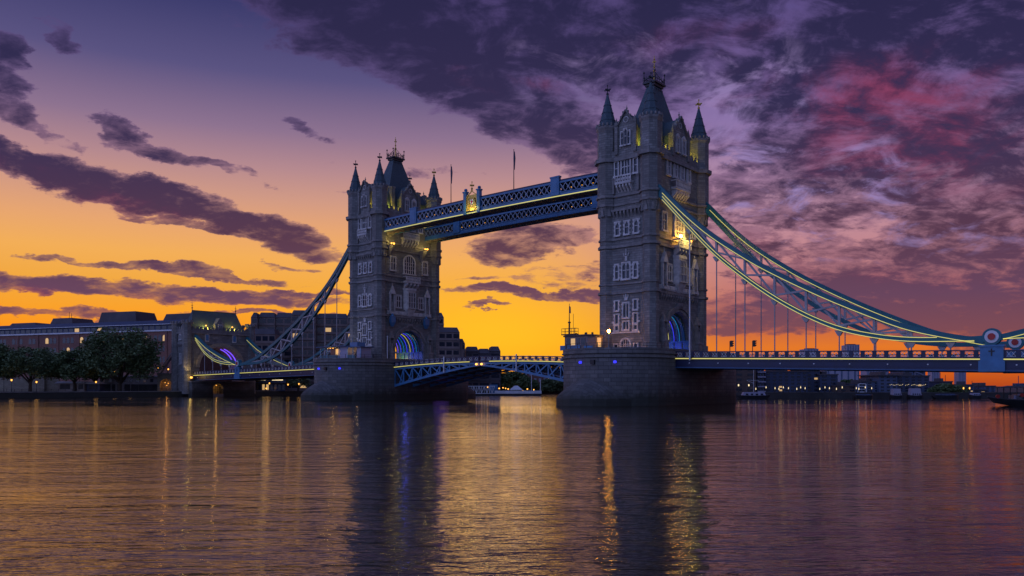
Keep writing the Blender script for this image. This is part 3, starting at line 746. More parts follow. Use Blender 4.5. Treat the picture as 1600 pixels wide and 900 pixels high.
# ================================================================== RIVER PIERS
def make_pier():
    root = thing('river_pier', '', 'pier', group='granite river piers')
    def outline(hx, y0, ly, n=14):
        pts = []
        for i in range(n+1):
            t = math.pi*i/n; pts.append((hx*math.cos(t), -y0-ly*math.sin(t)*(1.0)))
        top = [(-x, -y) for x, y in pts]
        return pts + top
    o = outline(10.65, 13.5, 11.0)
    b = MB(); b.prism(o, -2, 9.75); b.build('wall', 'pier', root)
    c = MB(); o2 = outline(10.95, 13.5, 11.3); o3 = outline(10.75, 13.5, 11.1)
    c.prism(o2, 9.0, 9.35); c.prism(o2, 9.75, 10.0); c.prism(o3, 10.0, 10.78); c.build('coping', 'pier', root)
    for s_ in (-1, 1):                                # domed cutwater against the nose
        rings = []; n = 12
        base = [(8.0*math.cos(math.pi*i/n), -18.0-11.5*math.sin(math.pi*i/n)) for i in range(n+1)]
        ap = (0, -22.6)
        prof = [(0, -2), (0, 1.4), (.07, 2.1), (.25, 3.1), (.5, 4.25), (.75, 5.05), (.97, 5.5)]
        for k, z in prof:
            rings.append([((x+(ap[0]-x)*k)*1, s_*-1*(-(y+(ap[1]-y)*k)) if s_ < 0 else (y+(ap[1]-y)*k), z) for x, y in base] )
        m = MB(); m.loft(rings); m.build('cutwater', 'pier', root)
    for (px, py) in PIER_LAMPS:
        h = MB(); h.ball((px, py, 8.1), .34, 8); h.build('marker_lamp', 'ledblue', root)
    s = MB(); s.box(1.2, 2.0, -24.75, -24.0, 7.7, 8.5); s.build('scupper', 'iron', root)
    # iron railing round the top
    r = MB(); pts = outline(10.3, 13.5, 10.7)
    k = len(pts)//2
    for i in range(k-1):
        p, q = pts[i], pts[i+1]
        for z in (11.2, 11.7): r.bar((*p, z), (*q, z), .06)
        r.bar((*p, 10.78), (*p, 11.75), .08)
    r.build('railing', 'iron', root)
    return root
def pier_edge(x): return -13.5-11.0*math.sqrt(max(0, 1-(x/10.65)**2))
PIER_LAMPS = [(x, pier_edge(x)-.1) for x in (-1.2, 5.5)]
near_pier = make_pier(); near_pier['label'] = 'granite river pier with domed cutwater under the nearer, right-hand tower'
far_pier = clone(near_pier, 'granite river pier with domed cutwater under the farther, left-hand tower', (-82.3, 0, 0))

# ================================================================== SIDE SPANS
XC = -41.15
def zrail_r(x): return 10.25 - (x-12.0)*0.0247           # top of parapet on the nearer side span
def zrail_l(x): return 10.05 - (-94.0-x)*0.0165
def lattice_panel(w, h):
    m = MB()
    for i in range(2):
        x0, x1 = i*w/2, (i+1)*w/2
        m.bar((x0, 0, .0), (x1, 0, h), .05, .09, (0, 1, 0)); m.bar((x0, 0.002, h), (x1, 0.002, 0), .05, .09, (0, 1, 0))
    m.bar((0, 0, 0), (w, 0, 0), .05, .08, (0, 1, 0)); m.bar((0, 0, h), (w, 0, h), .05, .08, (0, 1, 0))
    return m
def parapet(root, x0, x1, zf, y, pitch, panels=True):
    """posts, rails and pierced cast-iron panels"""
    n = max(1, int(round(abs(x1-x0)/pitch))); st = (x1-x0)/n
    m = MB()
    m.bar((x0, y, zf(x0)-.07), (x1, y, zf(x1)-.07), .34, .16); m.bar((x0, y, zf(x0)-1.1), (x1, y, zf(x1)-1.1), .3, .2)
    for i in range(n+1):
        x = x0+st*i; w = .30
        m.box(x-w, x+w, y-.13, y+.13, zf(x)-1.02, zf(x)-.14)
    p = m.build('parapet', 'navy', root)
    if panels:
        w = abs(st)-.62; proto = None
        for i in range(n):
            xa = min(x0+st*i, x0+st*(i+1))+.31; z = zf(xa+w/2)-.98
            if proto is None: proto = lattice_panel(w, .82).build('lattice_panel', 'white', p, (xa, y, z))
            else:
                c = proto.copy(); COL.objects.link(c); c.parent = p; c.location = (xa, y, z)
    return p
def side_span(x0, x1, zf, label, name='side_span'):
    root = thing(name, label, 'bridge deck', group='suspended side spans')
    L = [x0+(x1-x0)*i/20 for i in range(21)]
    d = MB()
    d.hull2([(x0, -9.3, zf(x0)-1.9), (x0, 9.3, zf(x0)-1.9), (x0, 9.3, zf(x0)-1.2), (x0, -9.3, zf(x0)-1.2)], [(x1, -9.3, zf(x1)-1.9), (x1, 9.3, zf(x1)-1.9), (x1, 9.3, zf(x1)-1.2), (x1, -9.3, zf(x1)-1.2)])
    d.build('roadway', 'asphalt', root)
    for y in (-9.9, 9.9):
        g = MB(); dz = lambda x, a: zf(x)-a
        g.bar((x0, y, dz(x0, 2.3)), (x1, y, dz(x1, 2.3)), .35, 1.7); g.bar((x0, y-.02, dz(x0, 1.62)), (x1, y-.02, dz(x1, 1.62)), .62, .16);
        g.bar((x0, y-.02, dz(x0, 2.55)), (x1, y-.02, dz(x1, 2.55)), .45, .12)
        go = g.build('girder', 'navy', root)
        fl = MB(); fl.bar((x0, y-.02, dz(x0, 3.05)), (x1, y-.02, dz(x1, 3.05)), .66, .2); fl.build('flange', 'panelblue', go)
        n = int(abs(x1-x0)/5.5); rv = MB()
        for i in range(n):
            x = x0+(x1-x0)*(i+.5)/n; rv.ball((x, y-.24, zf(x)-2.2), .14, 8)
        rv.build('tie_plate', 'white', go)
    u = MB()
    n = int(abs(x1-x0)/2.75)
    for i in range(n+1):
        x = x0+(x1-x0)*i/n; u.box(x-.2, x+.2, -9.2, 9.2, zf(x)-3.0, zf(x)-1.92)
    for y in (-5.5, -1.8, 1.8, 5.5): u.bar((x0, y, zf(x0)-2.3), (x1, y, zf(x1)-2.3), .3, .7)
    u.build('cross_beams', 'under', root)
    l = MB(); l.bar((x0, -10.23, zf(x0)-1.36), (x1, -10.23, zf(x1)-1.36), .08, .17); l.build('light_strip', 'led', root)
    parapet(root, x0, x1, zf, -10.05, 1.78); parapet(root, x0, x1, zf, 10.05, 1.78)
    return root
side_span(10.7, 104, zrail_r, 'long suspended roadway span with lit edge right of the nearer tower')
side_span(-93.0, -176.9, zrail_l, 'suspended roadway span with lit edge between the farther tower and the shore gateway')

# ================================================================== SUSPENSION CHAINS
TOPP = [(6.2, 43.4), (6.8, 42.85), (11.9, 37.5), (16.98, 32.83), (22.4, 28.8), (28.08, 25.05), (37.7, 19.66), (46.3, 15.48), (51.63, 13.24), (57.9, 11.57), (61.0, 11.0), (63.1, 10.9)]
BOTP = [(6.2, 41.6), (7.5, 40.0), (13.5, 33.3), (19.04, 27.49), (24.38, 22.94), (29.94, 18.82), (35.65, 15.36), (41.06, 12.88), (46.78, 11.35), (51.82, 10.62), (57.9, 10.4), (61.63, 10.4), (63.1, 10.5)]
STOP = [(0, 11.0), (4.0, 11.95), (11.6, 14.1), (20.6, 17.4), (28.5, 21.6)]
SBOT = [(0, 10.5), (7.5, 10.75), (15.3, 12.15), (22.4, 15.4), (28.5, 20.2)]
top_f, bot_f, stop_f, sbot_f = map(smoothfn, (TOPP, BOTP, STOP, SBOT))
def chain_part(root, xs, ft, fb, y, mapx, zdeck, hang, led, hangers=True, led_far=False):
    N = 44; x0, x1 = xs
    gx = [x0+(x1-x0)*i/N for i in range(N+1)]
    ct, cb = .88, .75
    taper = lambda t: 1.0
    t = MB(); t.path([(mapx(x), y, ft(x)-ct/2) for x in gx], .85, ct); to = t.build('upper_chord', 'teal', root)
    b = MB(); b.path([(mapx(x), y, fb(x)+cb/2) for x in gx], .78, cb); bo = b.build('lower_chord', 'teal', root)
    if led:
        e = MB(); e.path([(mapx(x), y-.47, ft(x)-ct+.08) for x in gx[1:-1]], .06, .10); e.build('light_strip', 'led', to)
        for dz in ((.06, .69) if led == 2 else ()):
            e = MB(); e.path([(mapx(x), y-.47, fb(x)+dz) for x in gx[1:-1] if dz < .5 or ft(x)-fb(x) > 1.5], .06, .10); e.build('light_strip', 'led', bo)
    for i, x in enumerate(hang):
        X = mapx(x); zt, zb = ft(x)-ct, fb(x)+cb
        if zt-zb > .2:
            m = MB(); m.bar((X, y, zb), (X, y, zt), .40, .40); m.build('post', 'web', root)
        if hangers and fb(x) > zdeck(X)-.2:
            m = MB(); m.hull2([(X-.75, y-.2, fb(x)+.02), (X+.75, y-.2, fb(x)+.02), (X+.75, y+.2, fb(x)+.02), (X-.75, y+.2, fb(x)+.02)], [(X-.2, y-.2, fb(x)-.9), (X+.2, y-.2, fb(x)-.9), (X+.2, y+.2, fb(x)-.9), (X-.2, y+.2, fb(x)-.9)])
            m.cyl((X, y, fb(x)-.6), (X, y, zdeck(X)-1.6), .11, 8); m.build('hanger', 'web', root)
    hh = [x0]+[h for h in hang if x0 < h < x1]+[x1]
    for a, c in zip(hh, hh[1:]):
        if c-a < 1.5: continue
        for (p, q) in (((a, 't'), (c, 'b')), ((a, 'b'), (c, 't'))):
            def zz(k): return ft(k[0])-ct if k[1] == 't' else fb(k[0])+cb
            za, zb_ = zz(p), zz(q)
            if ft(a)-fb(a) < 2.1 and ft(c)-fb(c) < 2.1: continue
            m = MB(); off = .12 if p[1] == 't' else -.12
            m.bar((mapx(p[0]), y+off, za), (mapx(q[0]), y+off, zb_), .26, .32); m.build('diagonal', 'web', root)
def chain(label, group, side, y, led_long, led_short, k, xsign, xorg, zdeck, slabel):
    mapx = lambda s: xorg + xsign*s
    ft = lambda s: top_f(6.2+(s-6.2)/k); fb = lambda s: bot_f(6.2+(s-6.2)/k)
    end = 6.2+(63.0-6.2)*k
    root = thing('suspension_chain', label, 'chain', group='suspension chains of the bridge')
    chain_part(root, (6.6, end-1.0), ft, fb, y, mapx, zdeck, [13.5+5.5*i for i in range(10) if 13.5+5.5*i < end-2.5], led_long)
    m = MB(); X = mapx(end)                               # pin drum with red boss, on its blue post
    m.cyl((X, y-.55, 10.95), (X, y+.55, 10.95), 1.25, 24); m.build('pin_drum', 'teal', root)
    m = MB(); m.cyl((X, y-.64, 10.95), (X, y-.552, 10.95), .92, 24); m.build('drum_disc', 'white', root)
    m = MB(); m.cyl((X, y-.80, 10.95), (X, y-.642, 10.95), .5, 18); m.build('drum_boss', 'red', root)
    m = MB(); zb = zdeck(X); m.box(X-1.5, X+1.5, y-.62, y+.62, zb-1.6, 9.75); m.box(X-1.65, X+1.65, y-.75, y+.75, 9.45, 9.75)
    m.box(X-1.7, X+1.7, y-.7, y+.7, zb-3.2, zb-1.6); po = m.build('pedestal', 'blue', root)
    m = MB(); m.box(X-.09, X+.09, y-.68, y-.625, 8.1, 9.2); m.box(X-.4, X+.4, y-.681, y-.626, 8.72, 8.9); m.build('cross_emblem', 'iron', po)
    # the short rising link to the shore gateway
    r2 = thing('chain_link', slabel, 'chain', group='short chain links to the shore')
    mp2 = lambda s: X + xsign*s
    chain_part(r2, (.8, 28.4), stop_f, sbot_f, y, mp2, zdeck, [5.5+5.5*i for i in range(4)], led_short)
def zr(x): return zrail_r(x)
def zl(x): return zrail_l(x)
chain('long lit chain in front, right of the nearer tower, edged with yellow light strips', '', 1, -9.8, 2, 2, 1.0, 1, 0, zr, 'short chain link rising out of frame at the far right, nearest the viewer')
chain('long unlit-looking chain behind the lit one, right of the nearer tower', '', 1, 9.8, 1, 1, 1.0, 1, 0, zr, 'short chain link behind the nearest one at the right edge of the frame')
chain('long teal chain with pale webs, viewer side, left of the farther tower', '', -1, -9.8, 0, 2, 1.045, -1, -82.3, zl, 'short lit chain link, viewer side, rising to the shore gateway')
chain('long teal chain, far side, half hidden behind the shelter left of the farther tower', '', -1, 9.8, 0, 1, 1.045, -1, -82.3, zl, 'short chain link, far side, at the right edge of the shore gateway')

# ================================================================== BASCULES
def bascule(x_p, label):
    """one lifting leaf from its pier edge x_p to the bridge middle"""
    root = thing('bascule_leaf', label, 'drawbridge', group='lifting bascule leaves')
    s = 1 if x_p < XC else -1; Lb = abs(XC-x_p)-.12
    X = lambda t: x_p + s*t
    zf = lambda x: 10.75 - .9*((x-XC)/30.5)**2
    d = MB(); N = 12
    rings = [[(X(Lb*i/N), -9.2, zf(X(Lb*i/N))-1.7), (X(Lb*i/N), 9.2, zf(X(Lb*i/N))-1.7), (X(Lb*i/N), 9.2, zf(X(Lb*i/N))-1.25), (X(Lb*i/N), -9.2, zf(X(Lb*i/N))-1.25)] for i in range(N+1)]
    d.loft(rings); d.build('roadway', 'asphalt', root)
    zt = lambda t: zf(X(t))-1.75
    zb = lambda t: 3.75 + 4.85*(1-(1-min(1, t/Lb))**1.22)
    for y in (-9.3, -3.1, 3.1, 9.3):
        g = MB(); P = [Lb*i/9 for i in range(10)]
        g.path([(X(t), y, zt(t)) for t in P], .4, .45)
        g.path([(X(t), y, zb(t)) for t in P], .45, lambda q: .62-.25*q)
        go = g.build('girder', 'blue', root)
        w = MB()
        for a, b in zip(P, P[1:]):
            if zt(a)-zb(a) < .55: continue
            w.bar((X(a), y, zb(a)), (X(a), y, zt(a)), .28, .3)
            w.bar((X(a), y, zt(a)), (X(b), y, zb(b)), .24, .3)
            if zt(a)-zb(a) > 2.0: w.bar((X(a+(b-a)*.5), y+.05, (zb(a)+zb(b))/2), (X(b), y+.05, zt(b)), .2, .26)
        w.build('girder_web', 'blue', go)
    u = MB()
    for i in range(10):
        t = Lb*i/9+.05; u.bar((X(t), -9.2, zb(t)+.15), (X(t), 9.2, zb(t)+.15), .3, .45)
    for i in range(9):
        t = Lb*(i+.5)/9; u.bar((X(t), -9.2, zt(t)-.25), (X(t), 9.2, zt(t)-.25), .3, .55)
    u.build('cross_beams', 'under', root)
    p = MB()
    for i in range(1, 7):
        t0, t1 = Lb*i/9+.35, Lb*(i+1)/9-.35
        for y0 in (-8.8, -2.7, 3.5):
            p.hull2([(X(t0), y0, zb(t0)+.5), (X(t0), y0+5.2, zb(t0)+.5), (X(t0), y0+5.2, zb(t0)+.56), (X(t0), y0, zb(t0)+.56)], [(X(t1), y0, zb(t1)+.5), (X(t1), y0+5.2, zb(t1)+.5), (X(t1), y0+5.2, zb(t1)+.56), (X(t1), y0, zb(t1)+.56)])
    p.build('soffit_plate', 'haze1', root)
    l = MB(); l.path([(X(t), -9.72, zf(X(t))-1.32) for t in [Lb*i/12*.9 for i in range(13)]], .08, .16); l.build('light_strip', 'led', root)
    e = MB(); e.path([(X(t), -9.45, zf(X(t))-1.3) for t in [Lb*i/12 for i in range(13)]], .45, .3); e.build('kerb_beam', 'navy', root)
    parapet(root, X(0.1), X(Lb), zf, -9.6, 1.9); parapet(root, X(0.1), X(Lb), zf, 9.6, 1.9)
    tq = Lb*.62
    m = MB(); m.bar((X(tq), -9.95, zf(X(tq))-3.6), (X(tq), -9.95, zf(X(tq))+.2), .22); m.build('gauge_post', 'white', root)
    point(root, (X(8.5), -1.0, 3.4), 70 if s < 0 else 30, (.3, .12, 1.0), 2.2, 'under_light')
    nl = MB(); nl.ball((X(Lb-.7), -9.85, zf(X(Lb))-1.95), .26, 8); nl.build('navigation_light', 'amber', root)
    return root
bascule(-71.6, 'blue trussed drawbridge leaf hinged at the farther pier')
bascule(-10.7, 'blue trussed drawbridge leaf hinged at the nearer pier')

# ================================================================== HIGH WALKWAYS
def walkway(y0, y1, label, crest):
    """y0 = face towards the viewer"""
    root = thing('high_walkway', label, 'footbridge', group='high level walkways')
    x0, x1 = -78.6, -3.7; s = 1
    zf = lambda x: 44.15 + .35*(1-((x-XC)/37.5)**2)
    N = 16; gx = [x0+(x1-x0)*i/N for i in range(N+1)]
    def strip(ya, yb, za, zb): return [[(x, ya, zf(x)+za), (x, yb, zf(x)+za), (x, yb, zf(x)+zb), (x, ya, zf(x)+zb)] for x in gx]
    MB().loft(strip(y0+.25, y1-.25, .45, .75)).build('floor', 'soffit', root)
    MB().loft(strip(y0-.1, y1+.1, 3.25, 3.6)).build('roof', 'navy', root)
    for y in (y0, y1):
        sg = -1 if y == y0 else 1
        m = MB(); m.loft(strip(y-.2, y+.2, -.1, .25)); m.loft(strip(y-.12, y+.12, .25, .8)); m.loft(strip(y-.22, y+.22, .8, .95)); m.loft(strip(y-.2, y+.2, 2.85, 3.25)); m.build('chord_beam', 'blue', root)
        m = MB(); x = x0+.3; st = 1.45
        while x+st < x1:
            for off, (a, b) in ((.04, (.95, 2.85)), (-.04, (2.85, .95))):
                m.bar((x, y+off, zf(x)+a), (x+st, y+off, zf(x+st)+b), .12, .2, (0, 1, 0))
            m.box(x+st/2-.22, x+st/2+.22, y-.14, y+.14, zf(x)+1.72, zf(x)+2.08)
            x += st
        m.build('lattice', 'lattice', root)
    MB().loft(strip(y1-.32, y1-.26, .95, 2.85)).build('glazing', 'glass', root)
    k = 0
    for i in range(26):
        x = x0+2.5+2.85*i
        b = MB(); b.ball((x, (y0+y1)/2+.6, zf(x)+2.3), .09, 6); b.build('ceiling_lamp', 'lampwarm', root)
    u = MB()
    for i in range(38):
        x = x0+1+2.0*i; u.bar((x, y0+.2, zf(x)+.1), (x, y1-.2, zf(x)+.1), .16, .4)
        if i < 37: u.bar((x, y0+.2, zf(x)+.0), (x+2.0, y1-.2, zf(x)+.0), .1, .14)
    u.build('floor_beams', 'soffit', root)
    l = MB(); l.loft([[(x, y0-.30, zf(x)-.02), (x, y0-.22, zf(x)-.02), (x, y0-.22, zf(x)+.15), (x, y0-.30, zf(x)+.15)] for x in gx])
    if crest: l.build('light_strip', 'led', root)
    for x in (-64.0, -18.6):
        p = MB(); p.box(x-1.15, x+1.15, y0-.42, y0+.3, zf(x)+.3, zf(x)+4.1); p.box(x-1.3, x+1.3, y0-.5, y0+.35, zf(x)+4.1, zf(x)+4.4); p.box(x-.7, x+.7, y0-.47, y0-.425, zf(x)+1.0, zf(x)+3.5); p.build('pilaster', 'blue', root)
    for x in (x0, x1-.0):
        p = MB(); sx = 1 if x == x0 else -1
        p.hull2([(x, y0, zf(x)-1.5), (x+sx*.6, y0, zf(x)-1.5), (x+sx*.6, y1, zf(x)-1.5), (x, y1, zf(x)-1.5)], [(x, y0, zf(x)-.12), (x+sx*2.6, y0, zf(x)-.12), (x+sx*2.6, y1, zf(x)-.12), (x, y1, zf(x)-.12)])
        p.build('bracket', 'trimdk', root)
    if crest:
        z = zf(XC); xc = XC-2.2
        for dx in (-2.2, 2.2):
            p = MB(); p.box(xc+dx-.45, xc+dx+.45, y0-.55, y0+.3, z-.2, z+5.0); p.box(xc+dx-.6, xc+dx+.6, y0-.7, y0+.4, z+5.0, z+5.3); p.ball((xc+dx, y0-.1, z+5.7), .42, 8); p.build('crest_post', 'blue', root)
        p = MB(); p.box(xc-1.7, xc+1.7, y0-.25, y0-.05, z+.4, z+4.3); pn = p.build('crest_panel', 'gold', root)
        q = MB()
        og = [(-1.75, .6), (-1.75, 3.6), (-1.45, 4.2), (-.8, 4.55), (-.3, 4.9), (0, 5.5), (.3, 4.9), (.8, 4.55), (1.45, 4.2), (1.75, 3.6), (1.75, .6), (-1.75, .6)]
        for (a, b), (c, d_) in zip(og, og[1:]): q.bar((xc+a, y0-.35, z+b), (xc+c, y0-.35, z+d_), .16, .22, (0, 1, 0))
        q.build('crest_frame', 'gold', pn)
        q = MB(); sh = [(-.5, 3.2), (.5, 3.2), (.5, 2.3), (0, 1.6), (-.5, 2.3)]
        q.add([(xc+a, y0-.26, z+b) for a, b in sh]+[(xc+a, y0-.45, z+b) for a, b in sh], [(0,1,2,3,4),(5,6,7,8,9)]+[(i, (i+1) % 5, 5+(i+1) % 5, 5+i) for i in range(5)])
        q.build('shield', 'white', pn)
        q = MB(); q.box(xc-.08, xc+.08, y0-.5, y0-.452, z+1.8, z+3.2); q.box(xc-.5, xc+.5, y0-.502, y0-.453, z+2.55, z+2.72); q.build('shield_cross', 'red', pn)
        for sx in (-1, 1):                               # rearing supporters either side
            q = MB(); q.path([(xc+sx*1.35, y0-.38, z+1.0), (xc+sx*1.2, y0-.38, z+1.7), (xc+sx*.95, y0-.38, z+2.3), (xc+sx*.85, y0-.38, z+3.0)], .22, .42)
            q.ball((xc+sx*.8, y0-.4, z+3.3), .26, 8); q.bar((xc+sx*.95, y0-.4, z+2.6), (xc+sx*.5, y0-.4, z+2.9), .14); q.bar((xc+sx*1.3, y0-.4, z+1.2), (xc+sx*1.6, y0-.4, z+2.4), .1); q.build('supporter', 'gold', pn)
        q = MB(); finial_cross(q, xc, y0-.3, z+5.5, .85); q.build('finial', 'gold', pn)
        for dx in (-1, 1): point(root, (xc+dx, y0-1.4, z+1.2), 70, (1, .85, .2), .2)
    return root
walkway(-9.6, -5.9, 'nearer high walkway with a glowing gilt crest and a yellow light strip below', True)
walkway(5.9, 9.6, 'farther high walkway seen below and behind the one with the crest', False)
def flagpole(name, x, y, zb, zt, label):
    root = thing(name, label, 'flagpole', (x, y, zb), group='flagpoles on the walkway')
    m = MB(); m.cyl((0, 0, 0), (0, 0, zt-zb), .11, 8, .06); m.ball((0, 0, zt-zb), .13, 6); m.build('pole', 'iron', root)
    f = MB(); h = zt-zb
    f.loft([[(.0, -.1, h-.3), (.22, -.12, h-.4), (.28, .05, h-.5), (.02, .12, h-.3)], [(.04, -.2, h-2.0), (.38, -.15, h-2.1), (.4, .15, h-2.0), (.05, .18, h-1.9)], [(.03, -.1, h-4.6), (.2, -.08, h-4.7), (.22, .08, h-4.6), (.03, .1, h-4.5)]])
    f.build('furled_flag', 'navy', root)
flagpole('flagpole', -52.6, -7.7, 47.9, 58.0, 'flagpole with furled flag on the walkway left of the gilt crest')
flagpole('flagpole', -32.2, -7.7, 47.9, 57.7, 'flagpole with furled flag on the walkway right of the gilt crest')

# ================================================================== SHORE GATEWAY (north abutment)
def make_gateway():
    x0, x1, hy = -9.0, 0.0, 12.3                     # local: x1 = face to the river
    root = thing('shore_gateway', 'stone gateway tower on the left shore with a floodlit steep roof over a wide arch', 'gatehouse', (-177, 0, 0))
    hw, sp, rise = 8.0, 10.2, 7.4
    ar = arch_pts(hw, sp, rise)
    out = [(-hy, 1.0), (-hy, 22.6), (hy, 22.6), (hy, 1.0), (hw+1.5, 1.0), (hw+1.5, 7.2), (hw, 7.2)] + ar + [(-hw, 7.2), (-hw-1.5, 7.2), (-hw-1.5, 1.0)]
    n = len(out); w = MB()
    w.add([(x1, a, z) for a, z in out]+[(x0, a, z) for a, z in out], [tuple(range(n)), tuple(range(n, 2*n))]+[(i, (i+1) % n, n+(i+1) % n, n+i) for i in range(n)])
    w.build('wall', 'stone', root)
    m = MB()
    rings = []
    for i in range(25):
        t = math.pi*i/24; c, s_ = math.cos(t), math.sin(t)
        rings.append([(.01, 8.0*c, sp+7.4*s_), (.01, 9.3*c, sp+8.7*s_), (.4, 9.3*c, sp+8.7*s_), (.4, 8.0*c, sp+7.4*s_)])
    m.loft(rings); m.build('arch_moulding', 'beige', root)
    for z, o in ((8.0, .3), (18.9, .25), (22.4, .5)):
        m = MB(); m.box(x0-o, x1+o, -hy-o, -hy, z-.45, z); m.box(x0-o, x1+o, hy, hy+o, z-.45, z)
        if z > 9:
            m.box(x1, x1+o, -hy, hy, z-.45, z); m.box(x0-o, x0, -hy, hy, z-.45, z)
        m.build('string_course', 'trimdk', root)
    m = MB()
    for i in range(17):
        y = -hy+.7+i*(2*hy-1.4)/16; m.box(x1-.45, x1+.25, y-.42, y+.42, 23.6, 24.4)
    for i in range(6):
        x = x0+.6+i*1.55
        for y in (-hy-.25, hy-.2): m.box(x-.4, x+.4, y, y+.45, 23.6, 24.4)
    m.box(x1-.45, x1+.25, -hy, hy, 22.41, 23.6); m.box(x0, x1-.46, -hy-.25, -hy+.2, 22.41, 23.6); m.box(x0, x1-.46, hy-.2, hy+.25, 22.41, 23.6)
    m.build('parapet', 'stone', root)
    for sx in (x0+.6, x1-.6):
        for sy in (-1, 1):
            t = MB(); t.ngon(sx, sy*(hy-.2), 8, 1.7, 0.9, 1.55, 25.2); tu = t.build('turret', 'stone', root)
            c = MB(); c.ngon(sx, sy*(hy-.2), 8, 1.85, 25.2, 1.95, 25.7)
            for i in range(8): a = 2*math.pi*(i+.5)/8; c.box(sx+1.6*math.cos(a)-.3, sx+1.6*math.cos(a)+.3, sy*(hy-.2)+1.6*math.sin(a)-.3, sy*(hy-.2)+1.6*math.sin(a)+.3, 25.7, 26.4)
            c.build('turret_parapet', 'trimdk', tu)
    r = MB(); r.hull2([(x0+1.2, -10.2, 22.8), (x1-1.2, -10.2, 22.8), (x1-1.2, 10.2, 22.8), (x0+1.2, 10.2, 22.8)], [(-4.6, -8.3, 30.3), (-4.4, -8.3, 30.3), (-4.4, 8.3, 30.3), (-4.6, 8.3, 30.3)])
    ro = r.build('roof', 'slate', root)
    r = MB(); r.bar((-4.5, -8.4, 30.3), (-4.5, 8.4, 30.3), .3); r.build('ridge', 'lead', ro)
    for y in (-8.3, 8.3):
        f = MB(); f.cyl((-4.5, y, 30.2), (-4.5, y, 33.0), .16, 6, .06); f.ball((-4.5, y, 31.2), .3, 6); f.bar((-4.5, y-.35, 32.1), (-4.5, y+.35, 32.1), .12); f.build('finial', 'lead', ro)
    for y in (0,):
        d = MB(); T = lambda a, o, z: (x1-1.0+o, a, z)
        d.T = T
        ol = [(-1.7, 22.9), (1.7, 22.9), (1.7, 25.6), (0, 27.9), (-1.7, 25.6)]
        d.add([(a, .5, z) for a, z in ol]+[(a, -2.4, z) for a, z in ol], [tuple(range(5)), tuple(range(5, 10))]+[(i, (i+1) % 5, 5+(i+1) % 5, 5+i) for i in range(5)])
        g = d.build('gable', 'stone', root)
        window(g, lambda a, o, z: (x1-.5+o, a, z), 0, 23.6, 25.4, 1.1, 2, True, 0, False, .18)
    for y in (-5.2, 5.2):
        m = MB(); m.box(.01, .25, y-.75, y+.75, 19.2, 22.0); b = m.build('shield_frame', 'trim', root)
        m = MB(); m.box(.26, .3, y-.5, y+.5, 19.6, 21.7); m.build('shield', 'ledblue' if False else 'blue', b)
    for y in (-5.4, 4.6):
        point(root, (-.9, y, 23.6), 700, (1, .78, .12), .3, 'roof_flood')
        q = MB(); q.ball((-.25, y, 24.9), .3, 8); q.build('flood_lamp', 'lampwarm', root)
    # violet-lit ribs in the arch
    for i, x in enumerate((-2.5, -5.0)):
        m = MB(); m.loft([[(x-.15, a*.985, 10.2+(z-10.2)*.985), (x+.15, a*.985, 10.2+(z-10.2)*.985), (x+.15, a*.95, 10.2+(z-10.2)*.95), (x-.15, a*.95, 10.2+(z-10.2)*.95)] for a, z in ar if a > 2.2 and z > 11.5])
        m.build('light_strip', 'ledviolet', root)
    # windows of the river-side flank
    T = lambda a, o, z: (a, -hy-o, z)
    window(root, T, -4.5, 20.0, 21.7, 1.2, 2, True, 0, False); window(root, T, -4.5, 11.5, 14.8, 1.0, 2, False, 1, False)
    m = MB(); m.T = T; corbels(m, -7.6, -1.4, 17.2, 18.4, .5, 8); m.build('corbel_table', 'trimdk', root)
    point(root, (-1.2, -5.2, 9.0), 420, (1, .55, .18), .3, 'arch_light'); point(root, (-5, 4.5, 9.0), 160, (.25, .12, 1), .3, 'arch_light')
    spot(root, (5.0, 0, 7.5), (0, 0, 17), 900, (1, .66, .28), 90)
    spot(root, (2.5, -14.0, 7.2), (.5, -11, 16), 900, (1, .68, .25), 70)
    spot(root, (1.5, 0, 7.5), (-.2, -9, 13), 500, (1, .65, .25), 80)
    return root
make_gateway()
def bank_pier():
    root = thing('abutment_base', 'dark stone abutment with a lamp-lit round archway under the shore end of the bridge', 'abutment', (-176.9, 0, 0))
    T = lambda a, o, z: (3.0+o, a, z)
    hw, a0 = 1.9, -2.6
    out = [(-12.2, -1.5), (-12.2, 5.0), (11.5, 5.0), (11.5, -1.5), (a0+hw, -1.5), (a0+hw, 3.0)] + [(a0+hw*math.cos(math.pi*i/10), 3.0+1.5*math.sin(math.pi*i/10)) for i in range(1, 10)] + [(a0-hw, 3.0), (a0-hw, -1.5)]
    n = len(out); w = MB(); w.T = T
    w.add([(a, 0, z) for a, z in out]+[(a, -2.9, z) for a, z in out], [tuple(range(n)), tuple(range(n, 2*n))]+[(i, (i+1) % n, n+(i+1) % n, n+i) for i in range(n)])
    w.build('wall', 'pier', root)
    m = MB(); m.T = T; m.box(-12.5, 11.8, -2.9, .3, 5.0, 5.35); m.build('coping', 'trimdk', root)
    m = MB(); m.T = T; m.box(a0-hw-.3, a0+hw+.3, -3.0, -2.92, .4, 4.6); m.build('back_wall', 'beige', root)
    m = MB(); m.T = T; m.box(a0-hw, a0+hw, -2.9, 0, -1.5, .9); m.build('sill', 'trimdk', root)
    m = MB(); m.T = T
    for i in range(1, 4): m.box(a0-hw+i*.95-.05, a0-hw+i*.95+.05, -.6, -.5, .9, 4.2)
    m.box(a0-hw, a0+hw, -.6, -.5, 2.4, 2.5); m.build('grille', 'iron', root)
    q = MB(); q.T = T; q.ball((a0, -1.4, 3.9), .22, 6); q.build('lamp', 'lampwarm', root)
    point(root, T(a0, -1.5, 3.4), 30, (1, .5, .12), .2)
bank_pier()
b = thing('flood_lamp', 'yellow floodlight glowing on the shore end of the bridge deck', 'floodlight', (-175.2, -11.6, 6.2))
